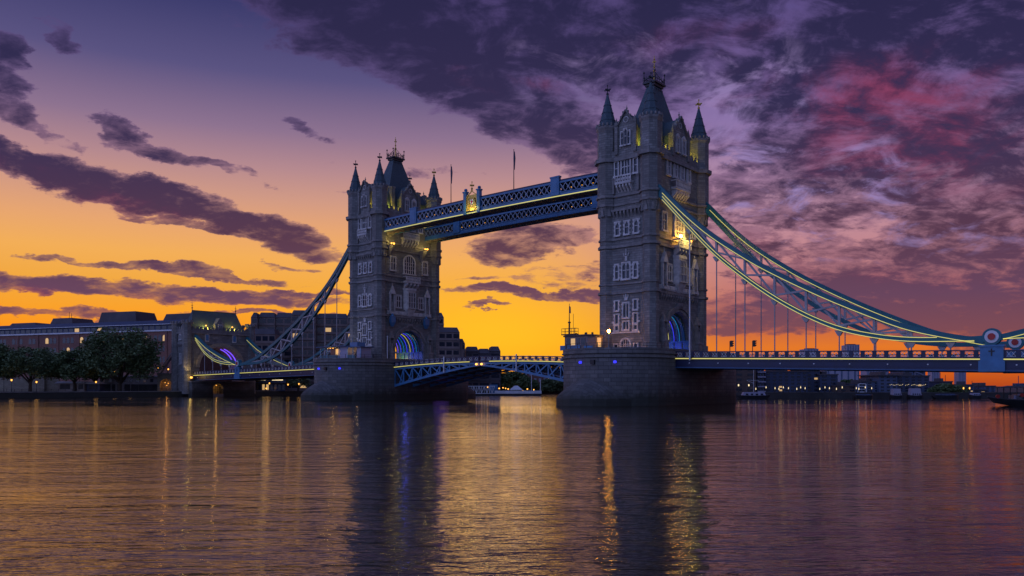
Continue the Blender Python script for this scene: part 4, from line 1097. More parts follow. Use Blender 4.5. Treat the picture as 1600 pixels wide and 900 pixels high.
m = MB(); m.box(-.3, .3, -.4, .4, -1.2, -.2); m.build('bracket', 'iron', b); m = MB(); m.ball((0, -.2, .4), .45, 8); m.build('lamp_globe', 'lampwarm', b); point(b, (.9, -1.2, .8), 90, (1, .7, .15), .3)
t = thing('land_tie', 'slanting pale steel tie running down behind the shore gateway', 'tie beam')
m = MB(); m.bar((-186.3, -11.6, 16.9), (-199.5, -11.6, 8.2), .9, 1.1); m.build('tie', 'web', t); m = MB(); m.bar((-186.3, -12.1, 17.35), (-199.5, -12.1, 8.65), .12, .16); m.build('edge', 'white', t)

# ================================================================== BUILDINGS
def win_mesh(w, h, arched=False):
    m = MB()
    if not arched: m.box(-w/2, w/2, -.06, .02, 0, h)
    else:
        pts = [(-w/2, 0), (w/2, 0)] + [(w/2*math.cos(math.pi*i/8), h-w/2+w/2*math.sin(math.pi*i/8)) for i in range(9)]
        k = len(pts)
        m.add([(x, -.06, z) for x, z in pts]+[(x, .02, z) for x, z in pts], [tuple(range(k)), tuple(range(k, 2*k))]+[(i, (i+1) % k, k+(i+1) % k, k+i) for i in range(k)])
    return m
def grid(root, xs, zs, w, h, lit=.08, arched=False, sill=None, y=0.0, glass='glass', rnd=None):
    rnd = rnd or random
    pd = {}
    for z in zs:
        for x in xs:
            on = rnd.random() < lit
            if on not in pd: o = win_mesh(w, h, arched).build('window', 'litwin' if on else glass, root); pd[on] = o
            else: o = pd[on].copy(); COL.objects.link(o); o.parent = root
            o.location = (x, y, z)
def front(name, label, cat, P0, P1, z0=1.7, group=None):
    d = Vector((P1[0]-P0[0], P1[1]-P0[1])); r = thing(name, label, cat, (P0[0], P0[1], z0), math.atan2(d.y, d.x), group)
    return r, d.length
rb = random.Random(3)
# long brick warehouse behind the trees
r, L = front('warehouse', 'long red-brick warehouse block with arched windows and a glazed attic behind the shore trees', 'building', at(-60, 366), at(296, 322))
H = 24.6
MB().box(0, L, 0, 30, 0, H).build('wall', 'brick', r)
m = MB(); m.box(-.5, L+.3, -.5, .3, H, H+.6); m.build('cornice', 'white', r)
m = MB(); m.box(0, L, 1.6, 29, H, H+3.0); o = m.build('attic', 'fdark', r)
k = int(L/3.2)
grid(o, [1.6+3.2*i for i in range(k)], [H+.9], 2.4, 1.5, .07, y=1.58, rnd=rb)
m = MB(); m.hull2([(-.2, .8, H+3.0), (L+.2, .8, H+3.0), (L+.2, 29, H+3.0), (-.2, 29, H+3.0)], [(2, 6, H+5.2), (L-1, 6, H+5.2), (L-1, 26, H+5.2), (2, 26, H+5.2)]); ro = m.build('roof', 'fdark', r)
for (a, b_, hh) in ((L*.14, L*.27, 6.6), (L*.335, L*.44, 8.2), (L*.555, L*.72, 10.0), (L*.83, L*.99, 8.2)):
    m = MB(); m.hull2([(a, 9, H+5.1), (b_, 9, H+5.1), (b_, 22, H+5.1), (a, 22, H+5.1)], [(a+1, 10, H+hh), (b_-1.5, 10, H+hh), (b_-1.5, 21, H+hh), (a+1, 21, H+hh)]); m.build('penthouse', 'concdk', ro)
m = MB(); m.cyl((L*.40, 12, H+8), (L*.40, 12, H+11), .1, 6); m.cyl((L*.41, 12, H+8), (L*.41, 12, H+10.4), .1, 6); m.build('aerial', 'iron', ro)
m = MB(); m.bar((-.3, .75, H+3.05), (L+.3, .75, H+3.05), .2, .25); m.build('gutter', 'white', ro)
for i in range(1, 11): MB().box(L*i/11-.6, L*i/11+.6, -.25, 0, 0, H-.3).build('pier', 'brick', r)
nb = 13
xs = [L*(i+f)/nb for i in range(nb) for f in (.27, .5, .73)]
grid(r, [x for x in xs], [H-4.0], 1.7, 2.5, .30, True, rnd=rb)
grid(r, [x for x in xs[6:]], [H-8.4], 1.7, 2.5, .06, True, rnd=rb)
grid(r, [x for x in xs[18:]], [H-12.8], 1.7, 2.5, .04, True, rnd=rb)
# concrete hotel: stepped slabs
def slab(root, x0, x1, y0, y1, H, floors, c='concrete', lit=.02, wpitch=3.0, name='block'):
    o = MB().box(x0, x1, y0, y1, 0, H).build(name, c, root)
    m = MB(); m.hull2([(x0, y0-.3, H), (x1, y0-.3, H), (x1, y1, H), (x0, y1, H)], [(x0+.8, y0+2.4, H+2.4), (x1-.8, y0+2.4, H+2.4), (x1-.8, y1-1, H+2.4), (x0+.8, y1-1, H+2.4)]); m.build('roof', 'concdk', o)
    st = H/floors; n = max(1, int((x1-x0)/wpitch)); p = (x1-x0)/n
    for j in range(floors):
        b = MB(); b.box(x0, x1, y0-.45, y0-.002, st*j+.05, st*j+1.05); b.build('parapet_band', 'concrete' if c == 'concrete' else c, o)
    nn = min(n*floors, 100)
    zs = [st*j+1.15 for j in range(floors)][::-1]
    cnt = 0
    pd = {}
    for z in zs:
        for i in range(n):
            if cnt >= 95: break
            cnt += 1; on = rb.random() < lit
            if on not in pd: w_ = win_mesh(p*.78, st*.5).build('window', 'litwin' if on else 'glass', o); pd[on] = w_
            else: w_ = pd[on].copy(); COL.objects.link(w_); w_.parent = o
            w_.location = (x0+p*(i+.5), y0, z)
    return o
r, L = front('hotel', 'large stepped brown concrete hotel behind the chains left of the farther tower', 'hotel', at(392, 345), at(560, 352))
sc = L/168.0
slab(r, 0, 10*sc, 0, 25, hz(496, 345)-1.7, 9); slab(r, 10*sc, 36*sc, 2, 27, hz(490, 346)-1.7-1.5, 9); slab(r, 36*sc, 62*sc, 3, 28, hz(490, 347)-3.2, 9); slab(r, 62*sc, 100*sc, 0, 28, hz(487, 348)-3.2, 9, lit=.05); slab(r, 100*sc, 150*sc, 4, 28, hz(491, 350)-3.2, 9); slab(r, 150*sc, 166*sc, 2, 26, hz(487, 350)-3.2, 9)
r2, L2 = front('annexe', 'low brown terrace with strip windows in front of the concrete hotel by the gateway', 'building', at(388, 325), at(430, 326))
slab(r2, 0, L2, 0, 12, hz(522, 325)-1.7, 6, wpitch=2.6)
r, L = front('hotel_wing', 'concrete hotel wing stepping down to the right of the farther tower', 'hotel', at(676, 352), at(745, 356))
sc = L/69.0
slab(r, 0, 19*sc, 4, 26, hz(488, 352)-3.6, 9); slab(r, 9*sc, 42*sc, 0, 24, hz(512, 354)-3.8, 7, lit=.05); slab(r, 42*sc, 52*sc, 3, 22, hz(530, 355)-3.6, 6)
for z0, z1, x1 in ((13, 18, 49), (18, 22, 47)):
    m = MB(); m.box(42*sc, x1*sc, 1.5, 8, z0, z1); m.build('balcony_bay', 'concrete', r)
r, L = front('wharf_building', 'low dark waterside building with a bright gable, right of the concrete hotel wing', 'building', at(728, 372), at(783, 374))
sc = L/55.0
o = slab(r, 0, 20*sc, 0, 16, hz(542, 372)-3.8, 4, 'concdk'); o = slab(r, 20*sc, 38*sc, 1, 16, hz(545, 372)-3.8, 4, 'concdk', .06); o = slab(r, 38*sc, 54*sc, 0, 15, hz(543, 373)-3.4, 4, 'concdk')
r, L = front('riverside_house', 'pinkish brick house with pale window frames among trees below the drawbridge', 'building', at(818, 402), at(884, 402))
MB().box(0, L, 0, 12, 0, 10.6).build('wall', 'brick', r)
grid(r, [L*(i+.5)/9 for i in range(9)], [1.2, 4.2, 7.3], 1.1, 1.7, .16, glass='haze1', rnd=rb)
m = MB(); m.box(-.4, L+.4, -.4, 12.3, 10.6, 11.0); m.build('cornice', 'trim', r)

# far right bank: name, label, u0, u1, v_top, distance, depth, material, floors, window pitch, lit
FAR = [
 ('brick_block', 'brown brick riverside block close to the nearer pier, under the deck', 1146, 1181, 574, 252, 14, 'fbrown', 5, 2.6, .05),
 ('balcony_block', 'narrow block of pale balconies right of the brown brick one', 1183, 1194, 575, 254, 12, 'fblue', 5, 2.2, .1),
 ('riverside_flats', 'wide dark block of flats dotted with small lit windows under the deck', 1196, 1262, 581, 256, 16, 'fdark', 6, 1.9, .16),
 ('penthouse_block', 'dark block with a flat overhanging top beside the wide flats', 1258, 1281, 577, 260, 14, 'fdark', 6, 2.2, .08),
 ('stepped_block', 'dark rounded block stepping down to the right behind a row of lamps', 1281, 1309, 586, 258, 14, 'fdark', 5, 2.2, .05),
 ('low_house', 'low brown shed left of the framed white house front', 1311, 1338, 603, 252, 10, 'fbrown', 2, 2.6, .05),
 ('framed_house', 'small house front with a pale frame on the far right bank', 1340, 1353, 600, 250, 10, 'fblue', 3, 1.5, .1),
 ('office_block', 'blue-grey flat-roofed office block on the far right bank', 1353, 1376, 597, 256, 12, 'fblue', 4, 2.0, .06),
 ('overhang_block', 'glass-fronted block with a projecting flat roof on the far right bank', 1374, 1402, 587, 254, 14, 'fblue', 5, 1.8, .04),
 ('terrace_block', 'large dark terraced block stepping up to a bright roof rail', 1402, 1452, 588, 256, 16, 'fdark', 6, 2.0, .05),
 ('roof_pavilion', 'upper pavilion with a white frame rising behind the terraced block', 1412, 1446, 580, 275, 10, 'fblue', 7, 2.2, .04),
 ('narrow_block', 'narrow dark block with two aerials right of the slim tower pair', 1472, 1488, 597, 262, 10, 'fdark', 4, 2.0, .04),
 ('corner_block', 'small dark block at the foot of the rightmost slim tower', 1510, 1521, 602, 256, 10, 'fblue', 4, 1.8, .05),
 ('low_terrace', 'low far terrace under a thin mast near the moored boat', 1521, 1541, 610, 262, 10, 'fdark', 3, 1.8, .05),
 ('square_block', 'square dark block directly left of the moored boat', 1539, 1555, 604, 262, 12, 'fblue', 4, 1.8, .04)]
for (nm, lb, u0, u1, v, d, dp, mt, fl, wp, lt) in FAR:
    r, L = front(nm, lb, 'building', at(u0, d), at(u1, d))
    H = hz(v, d)-1.7
    MB().box(0, L, 0, dp, 0, H).build('wall', mt, r)
    m = MB(); ov = .9 if nm in ('penthouse_block', 'overhang_block') else .2
    m.box(-ov, L+ov, -ov, dp+.2, H, H+.35); m.box(L*.3, L*.6, 3, dp-3, H+.35, H+1.3); m.build('roof', 'concdk', r)
    n = max(2, int(L/wp)); st = H/fl
    grid(r, [L*(i+.5)/n for i in range(n)], [st*j+st*.3 for j in range(fl)], L/n*.5, st*.48, lt, y=-.02, rnd=rb)
    if nm in ('balcony_block',):
        for j in range(5): MB().box(-.2, L+.2, -1.2, -.07, st*j+st*.02, st*j+st*.26).build('balcony', 'haze1', r)
    if nm in ('framed_house',):
        m = MB(); m.box(0, .3, -.5, -.07, 0, H); m.box(L-.3, L, -.5, -.07, 0, H)
        for j in range(4): m.box(.31, L-.31, -.5, -.07, st*j*.99, st*j*.99+.2)
        m.build('frame', 'white', r)
    if nm == 'roof_pavilion':
        m = MB(); m.bar((L*.5, -.3, H-.2), (L, -.3, H-1.6), .2); m.bar((L*.5, -.3, H-4), (L*.5, -.3, H-.2), .2); m.bar((L, -.3, H-4), (L, -.3, H-1.6), .2); m.build('frame', 'haze1', r)
    if nm in ('narrow_block', 'low_terrace'):
        m = MB(); m.cyl((L*.3, 3, H), (L*.3, 3, H+3.2), .08, 6); m.cyl((L*.8, 3, H), (L*.8, 3, H+2.4), .08, 6); m.build('aerial', 'iron', r)
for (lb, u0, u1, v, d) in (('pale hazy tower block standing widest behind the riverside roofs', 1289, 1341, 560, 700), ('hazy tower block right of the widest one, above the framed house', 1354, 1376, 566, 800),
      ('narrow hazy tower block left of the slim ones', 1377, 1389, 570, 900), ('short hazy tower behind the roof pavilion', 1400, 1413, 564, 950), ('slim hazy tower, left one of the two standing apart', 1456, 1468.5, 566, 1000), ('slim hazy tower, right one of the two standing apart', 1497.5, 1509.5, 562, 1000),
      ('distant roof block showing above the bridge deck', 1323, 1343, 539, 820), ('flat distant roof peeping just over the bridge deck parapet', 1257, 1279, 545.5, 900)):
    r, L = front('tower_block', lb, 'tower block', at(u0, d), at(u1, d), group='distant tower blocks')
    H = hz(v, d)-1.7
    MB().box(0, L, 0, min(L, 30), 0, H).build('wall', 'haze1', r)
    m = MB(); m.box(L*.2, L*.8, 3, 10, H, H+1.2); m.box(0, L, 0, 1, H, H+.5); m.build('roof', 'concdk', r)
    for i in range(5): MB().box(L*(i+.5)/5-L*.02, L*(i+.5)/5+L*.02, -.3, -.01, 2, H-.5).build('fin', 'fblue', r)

# ================================================================== TREES
def crown_mesh(seed, R, H, n, leaf, flat=1.0):
    rr = random.Random(seed); v = []; f = []
    cl = []
    for i in range(44):                          # leaf clumps over an uneven dome, a few inside
        t = (i+.5)/44; z = -.75+1.72*t; q = math.sqrt(max(0, 1-z*z)); a = i*2.39996+rr.uniform(-.3, .3)
        k = rr.uniform(.62, .84)
        cl.append((R*q*k*math.cos(a), R*q*k*math.sin(a), H*(.46+.46*z*k*1.12), R*rr.uniform(.2, .34)))
    for i in range(8): cl.append((rr.uniform(-.4, .4)*R, rr.uniform(-.4, .4)*R, H*rr.uniform(.3, .6), R*.35))
    for k in range(n):
        c = cl[rr.randrange(len(cl))]
        d = Vector((rr.gauss(0, 1), rr.gauss(0, 1), rr.gauss(0, 1))).normalized()
        q = rr.random()**.4 * c[3]
        p = Vector((c[0]+d.x*q, c[1]+d.y*q, c[2]+d.z*q*.75))
        a = Vector((rr.gauss(0, 1), rr.gauss(0, 1), rr.gauss(0, .6))).normalized(); b = a.cross(Vector((rr.gauss(0, 1), rr.gauss(0, 1), rr.gauss(0, 1)))).normalized()
        s = leaf*rr.uniform(.6, 1.3); o = len(v)
        v += [tuple(p-a*s*.5), tuple(p+b*s*.35), tuple(p+a*s*.5), tuple(p-b*s*.35)]; f.append((o, o+1, o+2, o+3))
    me = bpy.data.meshes.new('crown'); me.from_pydata(v, [], f); me.materials.append(M['leaf']); return me
CROWNS = {}
def tree(label, x, y, R, zbot, ztop, seed, n=8000, leaf=.8, tr=.45, group='trees along the shore', mt='leaf'):
    root = thing('tree', label, 'tree', (x, y, 1.7), random.Random(seed).uniform(0, 6), group)
    key = (seed % 4, n, leaf)
    H = ztop-zbot
    if key not in CROWNS: CROWNS[key] = crown_mesh(11+seed % 4, 10.0, 16.0, n, leaf*10/ max(R, 3))
    me = CROWNS[key]
    if mt != 'leaf': me = me.copy(); me.materials.clear(); me.materials.append(M[mt])
    c = bpy.data.objects.new('crown', me); COL.objects.link(c); c.parent = root; c.location = (0, 0, zbot-1.7); c.scale = (R/10.0, R/10.0, H/16.0)
    rr = random.Random(seed+5); t = MB()
    t.cyl((0, 0, -.3), (.1, .05, (zbot-1.7)*1.15+.5), tr, 8, tr*.75)
    for i in range(6):
        a = 6.283*i/6+rr.uniform(-.4, .4); z0 = (zbot-1.7)*rr.uniform(.7, 1.1)
        p1 = (R*.35*math.cos(a), R*.35*math.sin(a), zbot-1.7+H*.28); p2 = (R*.62*math.cos(a), R*.62*math.sin(a), zbot-1.7+H*rr.uniform(.45, .7))
        t.cyl((.05, .03, z0), p1, tr*.5, 6, tr*.3); t.cyl(p1, p2, tr*.3, 6, tr*.1)
    t.cyl((.1, .05, (zbot-1.7)), (.3, 0, zbot-1.7+H*.75), tr*.7, 6, tr*.15)
    t.build('trunk', 'bark', root)
def tree_at(label, u, d, w_px, v_bot, v_top, seed, **k):
    x, y = at(u, d); tree(label, x, y, w_px/2*d/FPX, hz(v_bot, d), hz(v_top, d), seed, **k)
tree_at('large round shore tree, tallest and rightmost of the row on the left', 187, 272, 128, 597, 507, 1, n=14000, leaf=.9, tr=.75)
tree_at('medium spreading shore tree directly left of the largest one', 116, 266, 78, 597, 541, 2, tr=.5)
tree_at('shore tree with a dark straight trunk behind the leftmost lamps', 47, 262, 100, 597, 537, 3, tr=.55)
tree_at('shore tree cut by the left edge of the frame', -14, 258, 74, 598, 528, 4, tr=.5)
tree_at('dark shore tree set back between the two left lamps', 84, 290, 70, 596, 548, 5)
tree_at('small low shore tree between the medium and the largest one', 148, 285, 50, 596, 562, 6)
tree_at('lit-trunk tree on the shore under the left bridge span', 402, 300, 26, 596, 582, 7, n=900, tr=.5)
tree_at('dark bushy tree under the left span near the farther pier', 466, 305, 42, 606, 585, 8, n=1500)
for i, (u, d, w, vb, vt, lb) in enumerate(((742, 392, 40, 612, 584, 'dark tree on the far bank beside the farther pier, below the drawbridge'), (772, 386, 46, 613, 581, 'dark rounded far-bank tree left of the broad one below the drawbridge'), (802, 382, 58, 613, 577, 'broad grey-green far-bank tree in the middle below the drawbridge'), (862, 384, 44, 613, 590, 'dark far-bank tree just left of the nearer pier'), (828, 398, 30, 613, 592, 'small far-bank tree in front of the pinkish brick house'), (884, 392, 30, 613, 583, 'far-bank tree half hidden by the nearer pier'))):
    tree_at(lb, u, d, w, vb, vt, 20+i, n=12000, leaf=1.1, group='trees on the far bank below the drawbridge', mt='leaf2' if i % 2 else 'leaf')
for i, (u, d, w, vb, vt, lb) in enumerate(((1325, 268, 26, 612, 591, 'dark tree between the stepped block and the framed house'), (1476, 246, 34, 618, 598, 'left dark tree in front of the slim far towers'), (1497, 246, 30, 618, 600, 'right dark tree in front of the slim far towers'), (1457, 250, 16, 618, 604, 'small dark tree beside the terraced block'))):
    tree_at(lb, u, d, w, vb, vt, 40+i, n=3000, leaf=.8, group='trees on the right bank')

# ================================================================== SHORE FURNITURE
def street_lamp(label, P, h, mt='lampsmall', r=.22, arm='iron', group='lamps along the shore', e=60, z0=1.7):
    root = thing('street_lamp', label, 'lamp', (P[0], P[1], z0), 0, group)
    m = MB(); m.cyl((0, 0, 0), (0, 0, .9), .14, 8, .1); m.cyl((0, 0, .9), (0, 0, h-.2), .07, 8, .05); m.bar((-.3, 0, h-.55), (.3, 0, h-.55), .06); m.build('post', arm, root)
    m = MB(); m.ngon(0, 0, 6, .12, h-.3, r*.95, h+.1); m.ngon(0, 0, 6, r*.95, h+.1, r*.5, h+.3); m.build('lantern', mt, root)
    m = MB(); m.ngon(0, 0, 6, r*1.05, h+.3, .03, h+.6); m.build('cap', 'iron', root)
    if e: point(root, (0, -.1, h+.1), e*(1 if e > 150 else .3), (1, .52, .14), r*(1 if e > 150 else 2.2))
    return root
QX = -180.4
for (u, v, d, lb) in ((18, 594, 252, 'first lit lamp post from the left on the promenade, beside the straight dark trunk'), (57, 597, 257, 'second lit lamp post from the left on the promenade'), (150, 597, 264, 'lit lamp post below the largest shore tree'),
                      (6, 577, 262, 'taller lit lamp at the left edge of the frame')):
    P = at(u, d); street_lamp(lb, P, hz(v, d)-1.7, 'lampwarm' if v < 598 else 'lampsmall', .3, e=110)
for (u, v, d, lb) in ((160, 577, 300, 'warm lamp glowing under the left side of the largest shore tree'), (164, 580, 302, 'lower warm lamp in the cluster under the largest shore tree'), (247, 575, 292, 'warm lamp beside the slanting tie'), (255, 578, 300, 'warm lamp at the foot of the warehouse, left of the gateway'), (263, 577, 301, 'warm lamp at the foot of the warehouse, touching the gateway'), (179, 580, 300, 'small warm lamp right of the lamp cluster under the largest tree'), (204, 577, 300, 'small lamp under the right side of the largest tree')):
    P = at(u, d); street_lamp(lb, P, hz(v, d)-1.7, 'lampwarm', .34 if u in (160, 255, 263) else .22, group='warm lamps behind the shore trees', e=140)
for (u, v, d, lb) in ((421, 599, 290, 'left upper lamp of those glowing under the left span'), (416, 607, 289, 'lower lamp of those glowing under the left span'), (450, 601, 292, 'middle lamp glowing under the left span'), (467, 600, 286, 'lamp glowing under the left span next to the pier')):
    P = at(u, d); street_lamp(lb, P, hz(v, d)-1.7, 'lampwarm', .3, group='lamps under the left span', e=70)
for i, (u, v, d) in enumerate(((729, 605, 372), (735, 604, 374), (762, 605, 372), (780, 607, 371), (786, 606, 372), (790, 607, 371), (794, 608, 371), (802, 607, 371), (817, 611, 371), (824, 608, 372), (834, 609, 372))):
    P = at(u, d); street_lamp(('small warm lamp by the white landing stage, %s') % ('nearest the farther pier', 'second out from the farther pier', 'above the blue kiosk', 'at the left end of the lamp cluster', 'left in the lamp cluster', 'in the middle of the lamp cluster', 'right in the lamp cluster', 'at the right end of the lamp cluster', 'lowest of those right of the cluster', 'beside the mast', 'last before the nearer pier')[i], P, hz(v, d)-1.7, 'lampwarm', .3 if i % 3 else .42, group='lamps at the landing stage', e=0)
for (u, lb) in ((1154, 'first, largest pale quay lamp right of the nearer pier'), (1170, 'second large pale quay lamp right of the nearer pier')):
    street_lamp(lb, at(u, 241), 2.2, 'lampwhite', .24, group='quay lamps on the right bank', e=0)
words = 'third fourth fifth sixth seventh eighth ninth tenth eleventh twelfth thirteenth fourteenth fifteenth sixteenth seventeenth eighteenth nineteenth twentieth'.split()
for i, u in enumerate((1181, 1197, 1211, 1217, 1224, 1232, 1245, 1251, 1258, 1281, 1289, 1296, 1307, 1316, 1338, 1342, 1352, 1362)):
    street_lamp('%s quay lamp to the right of the nearer pier, small and pale' % words[i], at(u, 240), (1.15, 1.6, 1.35)[i % 3], 'lampwhite', .09, group='quay lamps on the right bank', e=0)
street_lamp('left amber quay lamp between the trees and the moored boat', at(1505.5, 240), 1.3, 'lampwarm', .2, group='amber quay lamps', e=0)
street_lamp('right amber quay lamp between the trees and the moored boat', at(1515, 240), 1.3, 'lampwarm', .2, group='amber quay lamps', e=0)
# string of bulbs on the terrace block
r = thing('light_string', 'string of small white bulbs along the foot of the terraced block', 'string lights', (*at(1391, 240), 0))
P0, P1 = Vector(at(1391, 240)), Vector(at(1446, 240))
mm = MB(); mm.bar((0, 0, 4.1), ((P1-P0).x, (P1-P0).y, 3.9), .04)
mm.build('cable', 'iron', r)
for i in range(24):
    if i in (9, 13): continue
    q = (P1-P0)*(i/23.0); m = MB(); m.ball((q.x, q.y, 4.0+.12*math.sin(i*1.7)), .10, 6); m.build('bulb', 'lampwhite', r)
# promenade wall, railings, kiosks
r = thing('promenade_railing', 'low dark iron railing along the edge of the left promenade', 'railing', (-180.3, 0, 1.7))
m = MB()
for z in (.35, .7, 1.05): m.bar((0, -110, z), (0, -13.5, z), .06)
for i in range(49): m.box(-.05, .05, -110+2*i-.05, -110+2*i+.05, 0, 1.1)
m.build('rails', 'iron', r)
r, L = front('quay_wall', 'dark stone quay wall along the left shore', 'wall', (-179.9, -200), (-179.9, -12.6), 0)
MB().box(0, L, -.5, .3, -1.5, 1.72).build('wall', 'pier', r); m = MB(); m.box(0, L, -.62, .3, 1.72, 1.95); m.build('coping', 'trimdk', r)
r, L = front('quay_wall', 'dark stone quay wall under the left bridge span', 'wall', (-179.9, 12.6), (-179.9, 92), 0)
MB().box(0, L, -.5, .3, -1.5, 1.72).build('wall', 'pier', r); m = MB(); m.box(0, L, -.62, .3, 1.72, 1.95); m.build('coping', 'trimdk', r)
r, L = front('rampart', 'long pale ragstone wall with battlements behind the left shore trees', 'wall', at(-70, 276), at(92, 283))
MB().box(0, L, 0, 1.2, 0, 4.4).build('wall', 'beige', r)
m = MB()
for i in range(int(L/1.7)): m.box(.3+1.7*i, 1.2+1.7*i, 0.02, .6, 4.4, 5.1)
m.build('battlements', 'beige', r)
m = MB(); m.box(L*.83, L*.865, -.8, 0, 0, 6.2); m.build('turret', 'beige', r)
r, L = front('shore_building', 'long low cream building with dark openings right behind the shore trees', 'building', at(156, 288), at(253, 291))
MB().box(0, L, 0, 9, 0, 5.4).build('wall', 'cream', r); m = MB(); m.box(-.3, L+.3, -.3, 9, 5.4, 5.75); m.build('cornice', 'white', r)
for a, w in ((.09, 3.4), (.22, 1.2), (.31, 1.2), (.44, 2.0), (.56, 2.6), (.68, 2.4), (.80, 3.6), (.93, 3.6)): MB().box(L*a-w/2, L*a+w/2, -.06, .05, .1, 2.6).build('opening', 'iron', r)
grid(r, [L*(i+.5)/9 for i in range(9)], [3.4], 1.0, 1.2, .0, rnd=rb)
for i, (u0, u1, v0, lb) in enumerate(((88, 114, 599, 'white-roofed kiosk left of the medium shore tree'), (119, 132, 599, 'small white-roofed kiosk right of the medium shore tree'), (134, 156, 600, 'dark kiosk with a pale roof left of the cream building'))):
    d = 270; r, L = front('kiosk', lb, 'kiosk', at(u0, d), at(u1, d), group='promenade kiosks'); H = hz(v0, d)-1.7
    MB().box(.2, L-.2, .3, 3.6, 0, H).build('wall', 'cream' if i < 2 else 'fdark', r)
    m = MB(); m.hull2([(-.3, -.8, H), (L+.3, -.8, H), (L+.3, 4, H), (-.3, 4, H)], [(.2, .4, H+.7), (L-.2, .4, H+.7), (L-.2, 3, H+.7), (.2, 3, H+.7)]); m.build('roof', 'white', r)
    MB().box(L*.2, L*.8, .22, .29, .9, H-.3).build('hatch', 'iron', r)
# vaulted archway beside the gateway
r, L = front('shore_arch', 'cream stone ramp wall with a lamp-lit archway left of the gateway', 'wall', at(246, 283), at(275, 284))
hw = 2.0; c0 = L*.45; out = [(0, 0), (0, 6.2), (L, 6.2), (L, 0), (c0+hw, 0), (c0+hw, 2.6)] + [(c0+hw*math.cos(math.pi*i/8), 2.6+1.9*math.sin(math.pi*i/8)) for i in range(1, 8)] + [(c0-hw, 2.6), (c0-hw, 0)]
n = len(out); m = MB(); m.add([(a, 0, z) for a, z in out]+[(a, 3, z) for a, z in out], [tuple(range(n)), tuple(range(n, 2*n))]+[(i, (i+1) % n, n+(i+1) % n, n+i) for i in range(n)]); m.build('wall', 'beige', r)
MB().box(c0-hw-.2, c0+hw+.2, 3.02, 3.2, 0, 4.7).build('back_wall', 'beige', r)
m = MB(); m.box(-.2, L+.2, -.2, 3.1, 6.2, 6.6); m.build('coping', 'trimdk', r)
for x, z in ((c0-.5, 3.2), (c0+.6, 2.9), (c0+.1, 2.2)):
    q = MB(); q.ball((x, 1.0, z), .17, 6); q.build('lamp', 'lampwarm', r)
point(r, (c0, .8, 2.6), 40, (1, .42, .1), .2)
# waterside cafe with lit signs under the left span
r, L = front('cafe', 'low waterside cafe with two lit signs under the left span', 'cafe', at(396, 300), at(446, 302))
MB().box(0, L, 0, 8, 0, 5.2).build('wall', 'fdark', r); m = MB(); m.box(-.3, L+.3, -1.5, 8, 3.2, 3.4); m.build('canopy', 'fblue', r)
for a, b_ in ((.08, .38), (.58, .92)): MB().box(L*a, L*b_, -.1, -.01, 4.1, 4.55).build('sign', 'lampwhite' if a < .3 else 'lampwhite', r)
for i in range(8): MB().box(L*(i+.2)/8, L*(i+.8)/8, -.06, .02, .5, 2.6).build('window', 'litwin' if i in (2, 3) else 'glass', r)
# landing stage under the drawbridge
x, y = at(724, 300); r, L = front('landing_stage', 'white floating landing stage with a lattice gangway below the drawbridge', 'pontoon', at(724, 300), at(846, 302), 0)
MB().box(0, L, 0, 5, -.5, .75).build('pontoon', 'iron', r)
m = MB(); m.box(L*.40, L, -.1, .1, .76, 1.9); m.build('parapet', 'white', r)
m = MB(); zt = 3.6
for z in (.85, zt): m.bar((0, -.1, z), (L*.40, -.1, z), .25)
k = 12
for i in range(k):
    x0, x1 = L*.40*i/k, L*.40*(i+1)/k
    m.bar((x0, -.1, .9), (x0, -.1, zt), .18); m.bar((x0, -.1, .9 if i % 2 else zt), (x1, -.1, zt if i % 2 else .9), .18)
m.build('gangway', 'white', r)
m = MB(); m.box(L*.34, L*.44, 1.5, 4.5, .75, 4.2); m.build('kiosk', 'blue', r)
m = MB(); m.hull2([(L*.60, .5, 2.2), (L*.76, .5, 2.2), (L*.76, 4.5, 2.2), (L*.60, 4.5, 2.2)], [(L*.66, 2, 3.8), (L*.7, 2, 3.8), (L*.7, 3, 3.8), (L*.66, 3, 3.8)])
for a in (.61, .68, .75): m.cyl((L*a, .7, .7), (L*a, .7, 2.3), .07, 6)
m.build('canopy', 'white', r)
m = MB(); m.cyl((L*.875, 1, .7), (L*.875, 1, 11.5), .12, 6); m.build('mast', 'white', r)
m = MB(); m.cyl((L*.99, 1, .7), (L*.99, 1, 6.0), .16, 6); m.build('mooring_post', 'white', r)

# ================================================================== PIER-TOP CABINS, MASTS, LAMPS
r = thing('control_cabin', 'small octagonal control cabin with blue apron and lit windows on the nearer pier', 'cabin', (-6.6, -16.0, 10.78))
oc = [(-3.8, -1.2), (-2.6, -2.3), (2.6, -2.3), (3.8, -1.2), (3.8, 1.2), (2.6, 2.3), (-2.6, 2.3), (-3.8, 1.2)]
MB().prism(oc, 0, 2.75).build('wall', 'concrete', r)
m = MB(); m.prism([(a*1.08, b*1.12) for a, b in oc], 2.75, 2.95); m.prism([(a*1.04, b*1.06) for a, b in oc], 2.95, 3.1, [(a*.7, b*.7) for a, b in oc]); ro = m.build('roof', 'concdk', r)
for a, c in ((-1.8, 0), (.2, .4), (1.0, -.5), (2.0, .2)):
    m = MB(); m.box(a-.15, a+.15, c-.15, c+.15, 3.05, 3.55); m.build('vent', 'iron', ro)
for a, w, mt in ((-2.0, .8, 'glass'), (-.9, 1.0, 'litwin'), (.35, .7, 'glass'), (1.6, 1.0, 'glass')): 
    MB().box(a-w/2, a+w/2, -2.36, -2.29, .95, 2.3).build('window', mt, r)
m = MB(); m.T = lambda a, o, z: (3.81+o, a, z); m.box(-.7, .5, 0, .06, .6, 2.4); m.build('window', 'litwin', r)
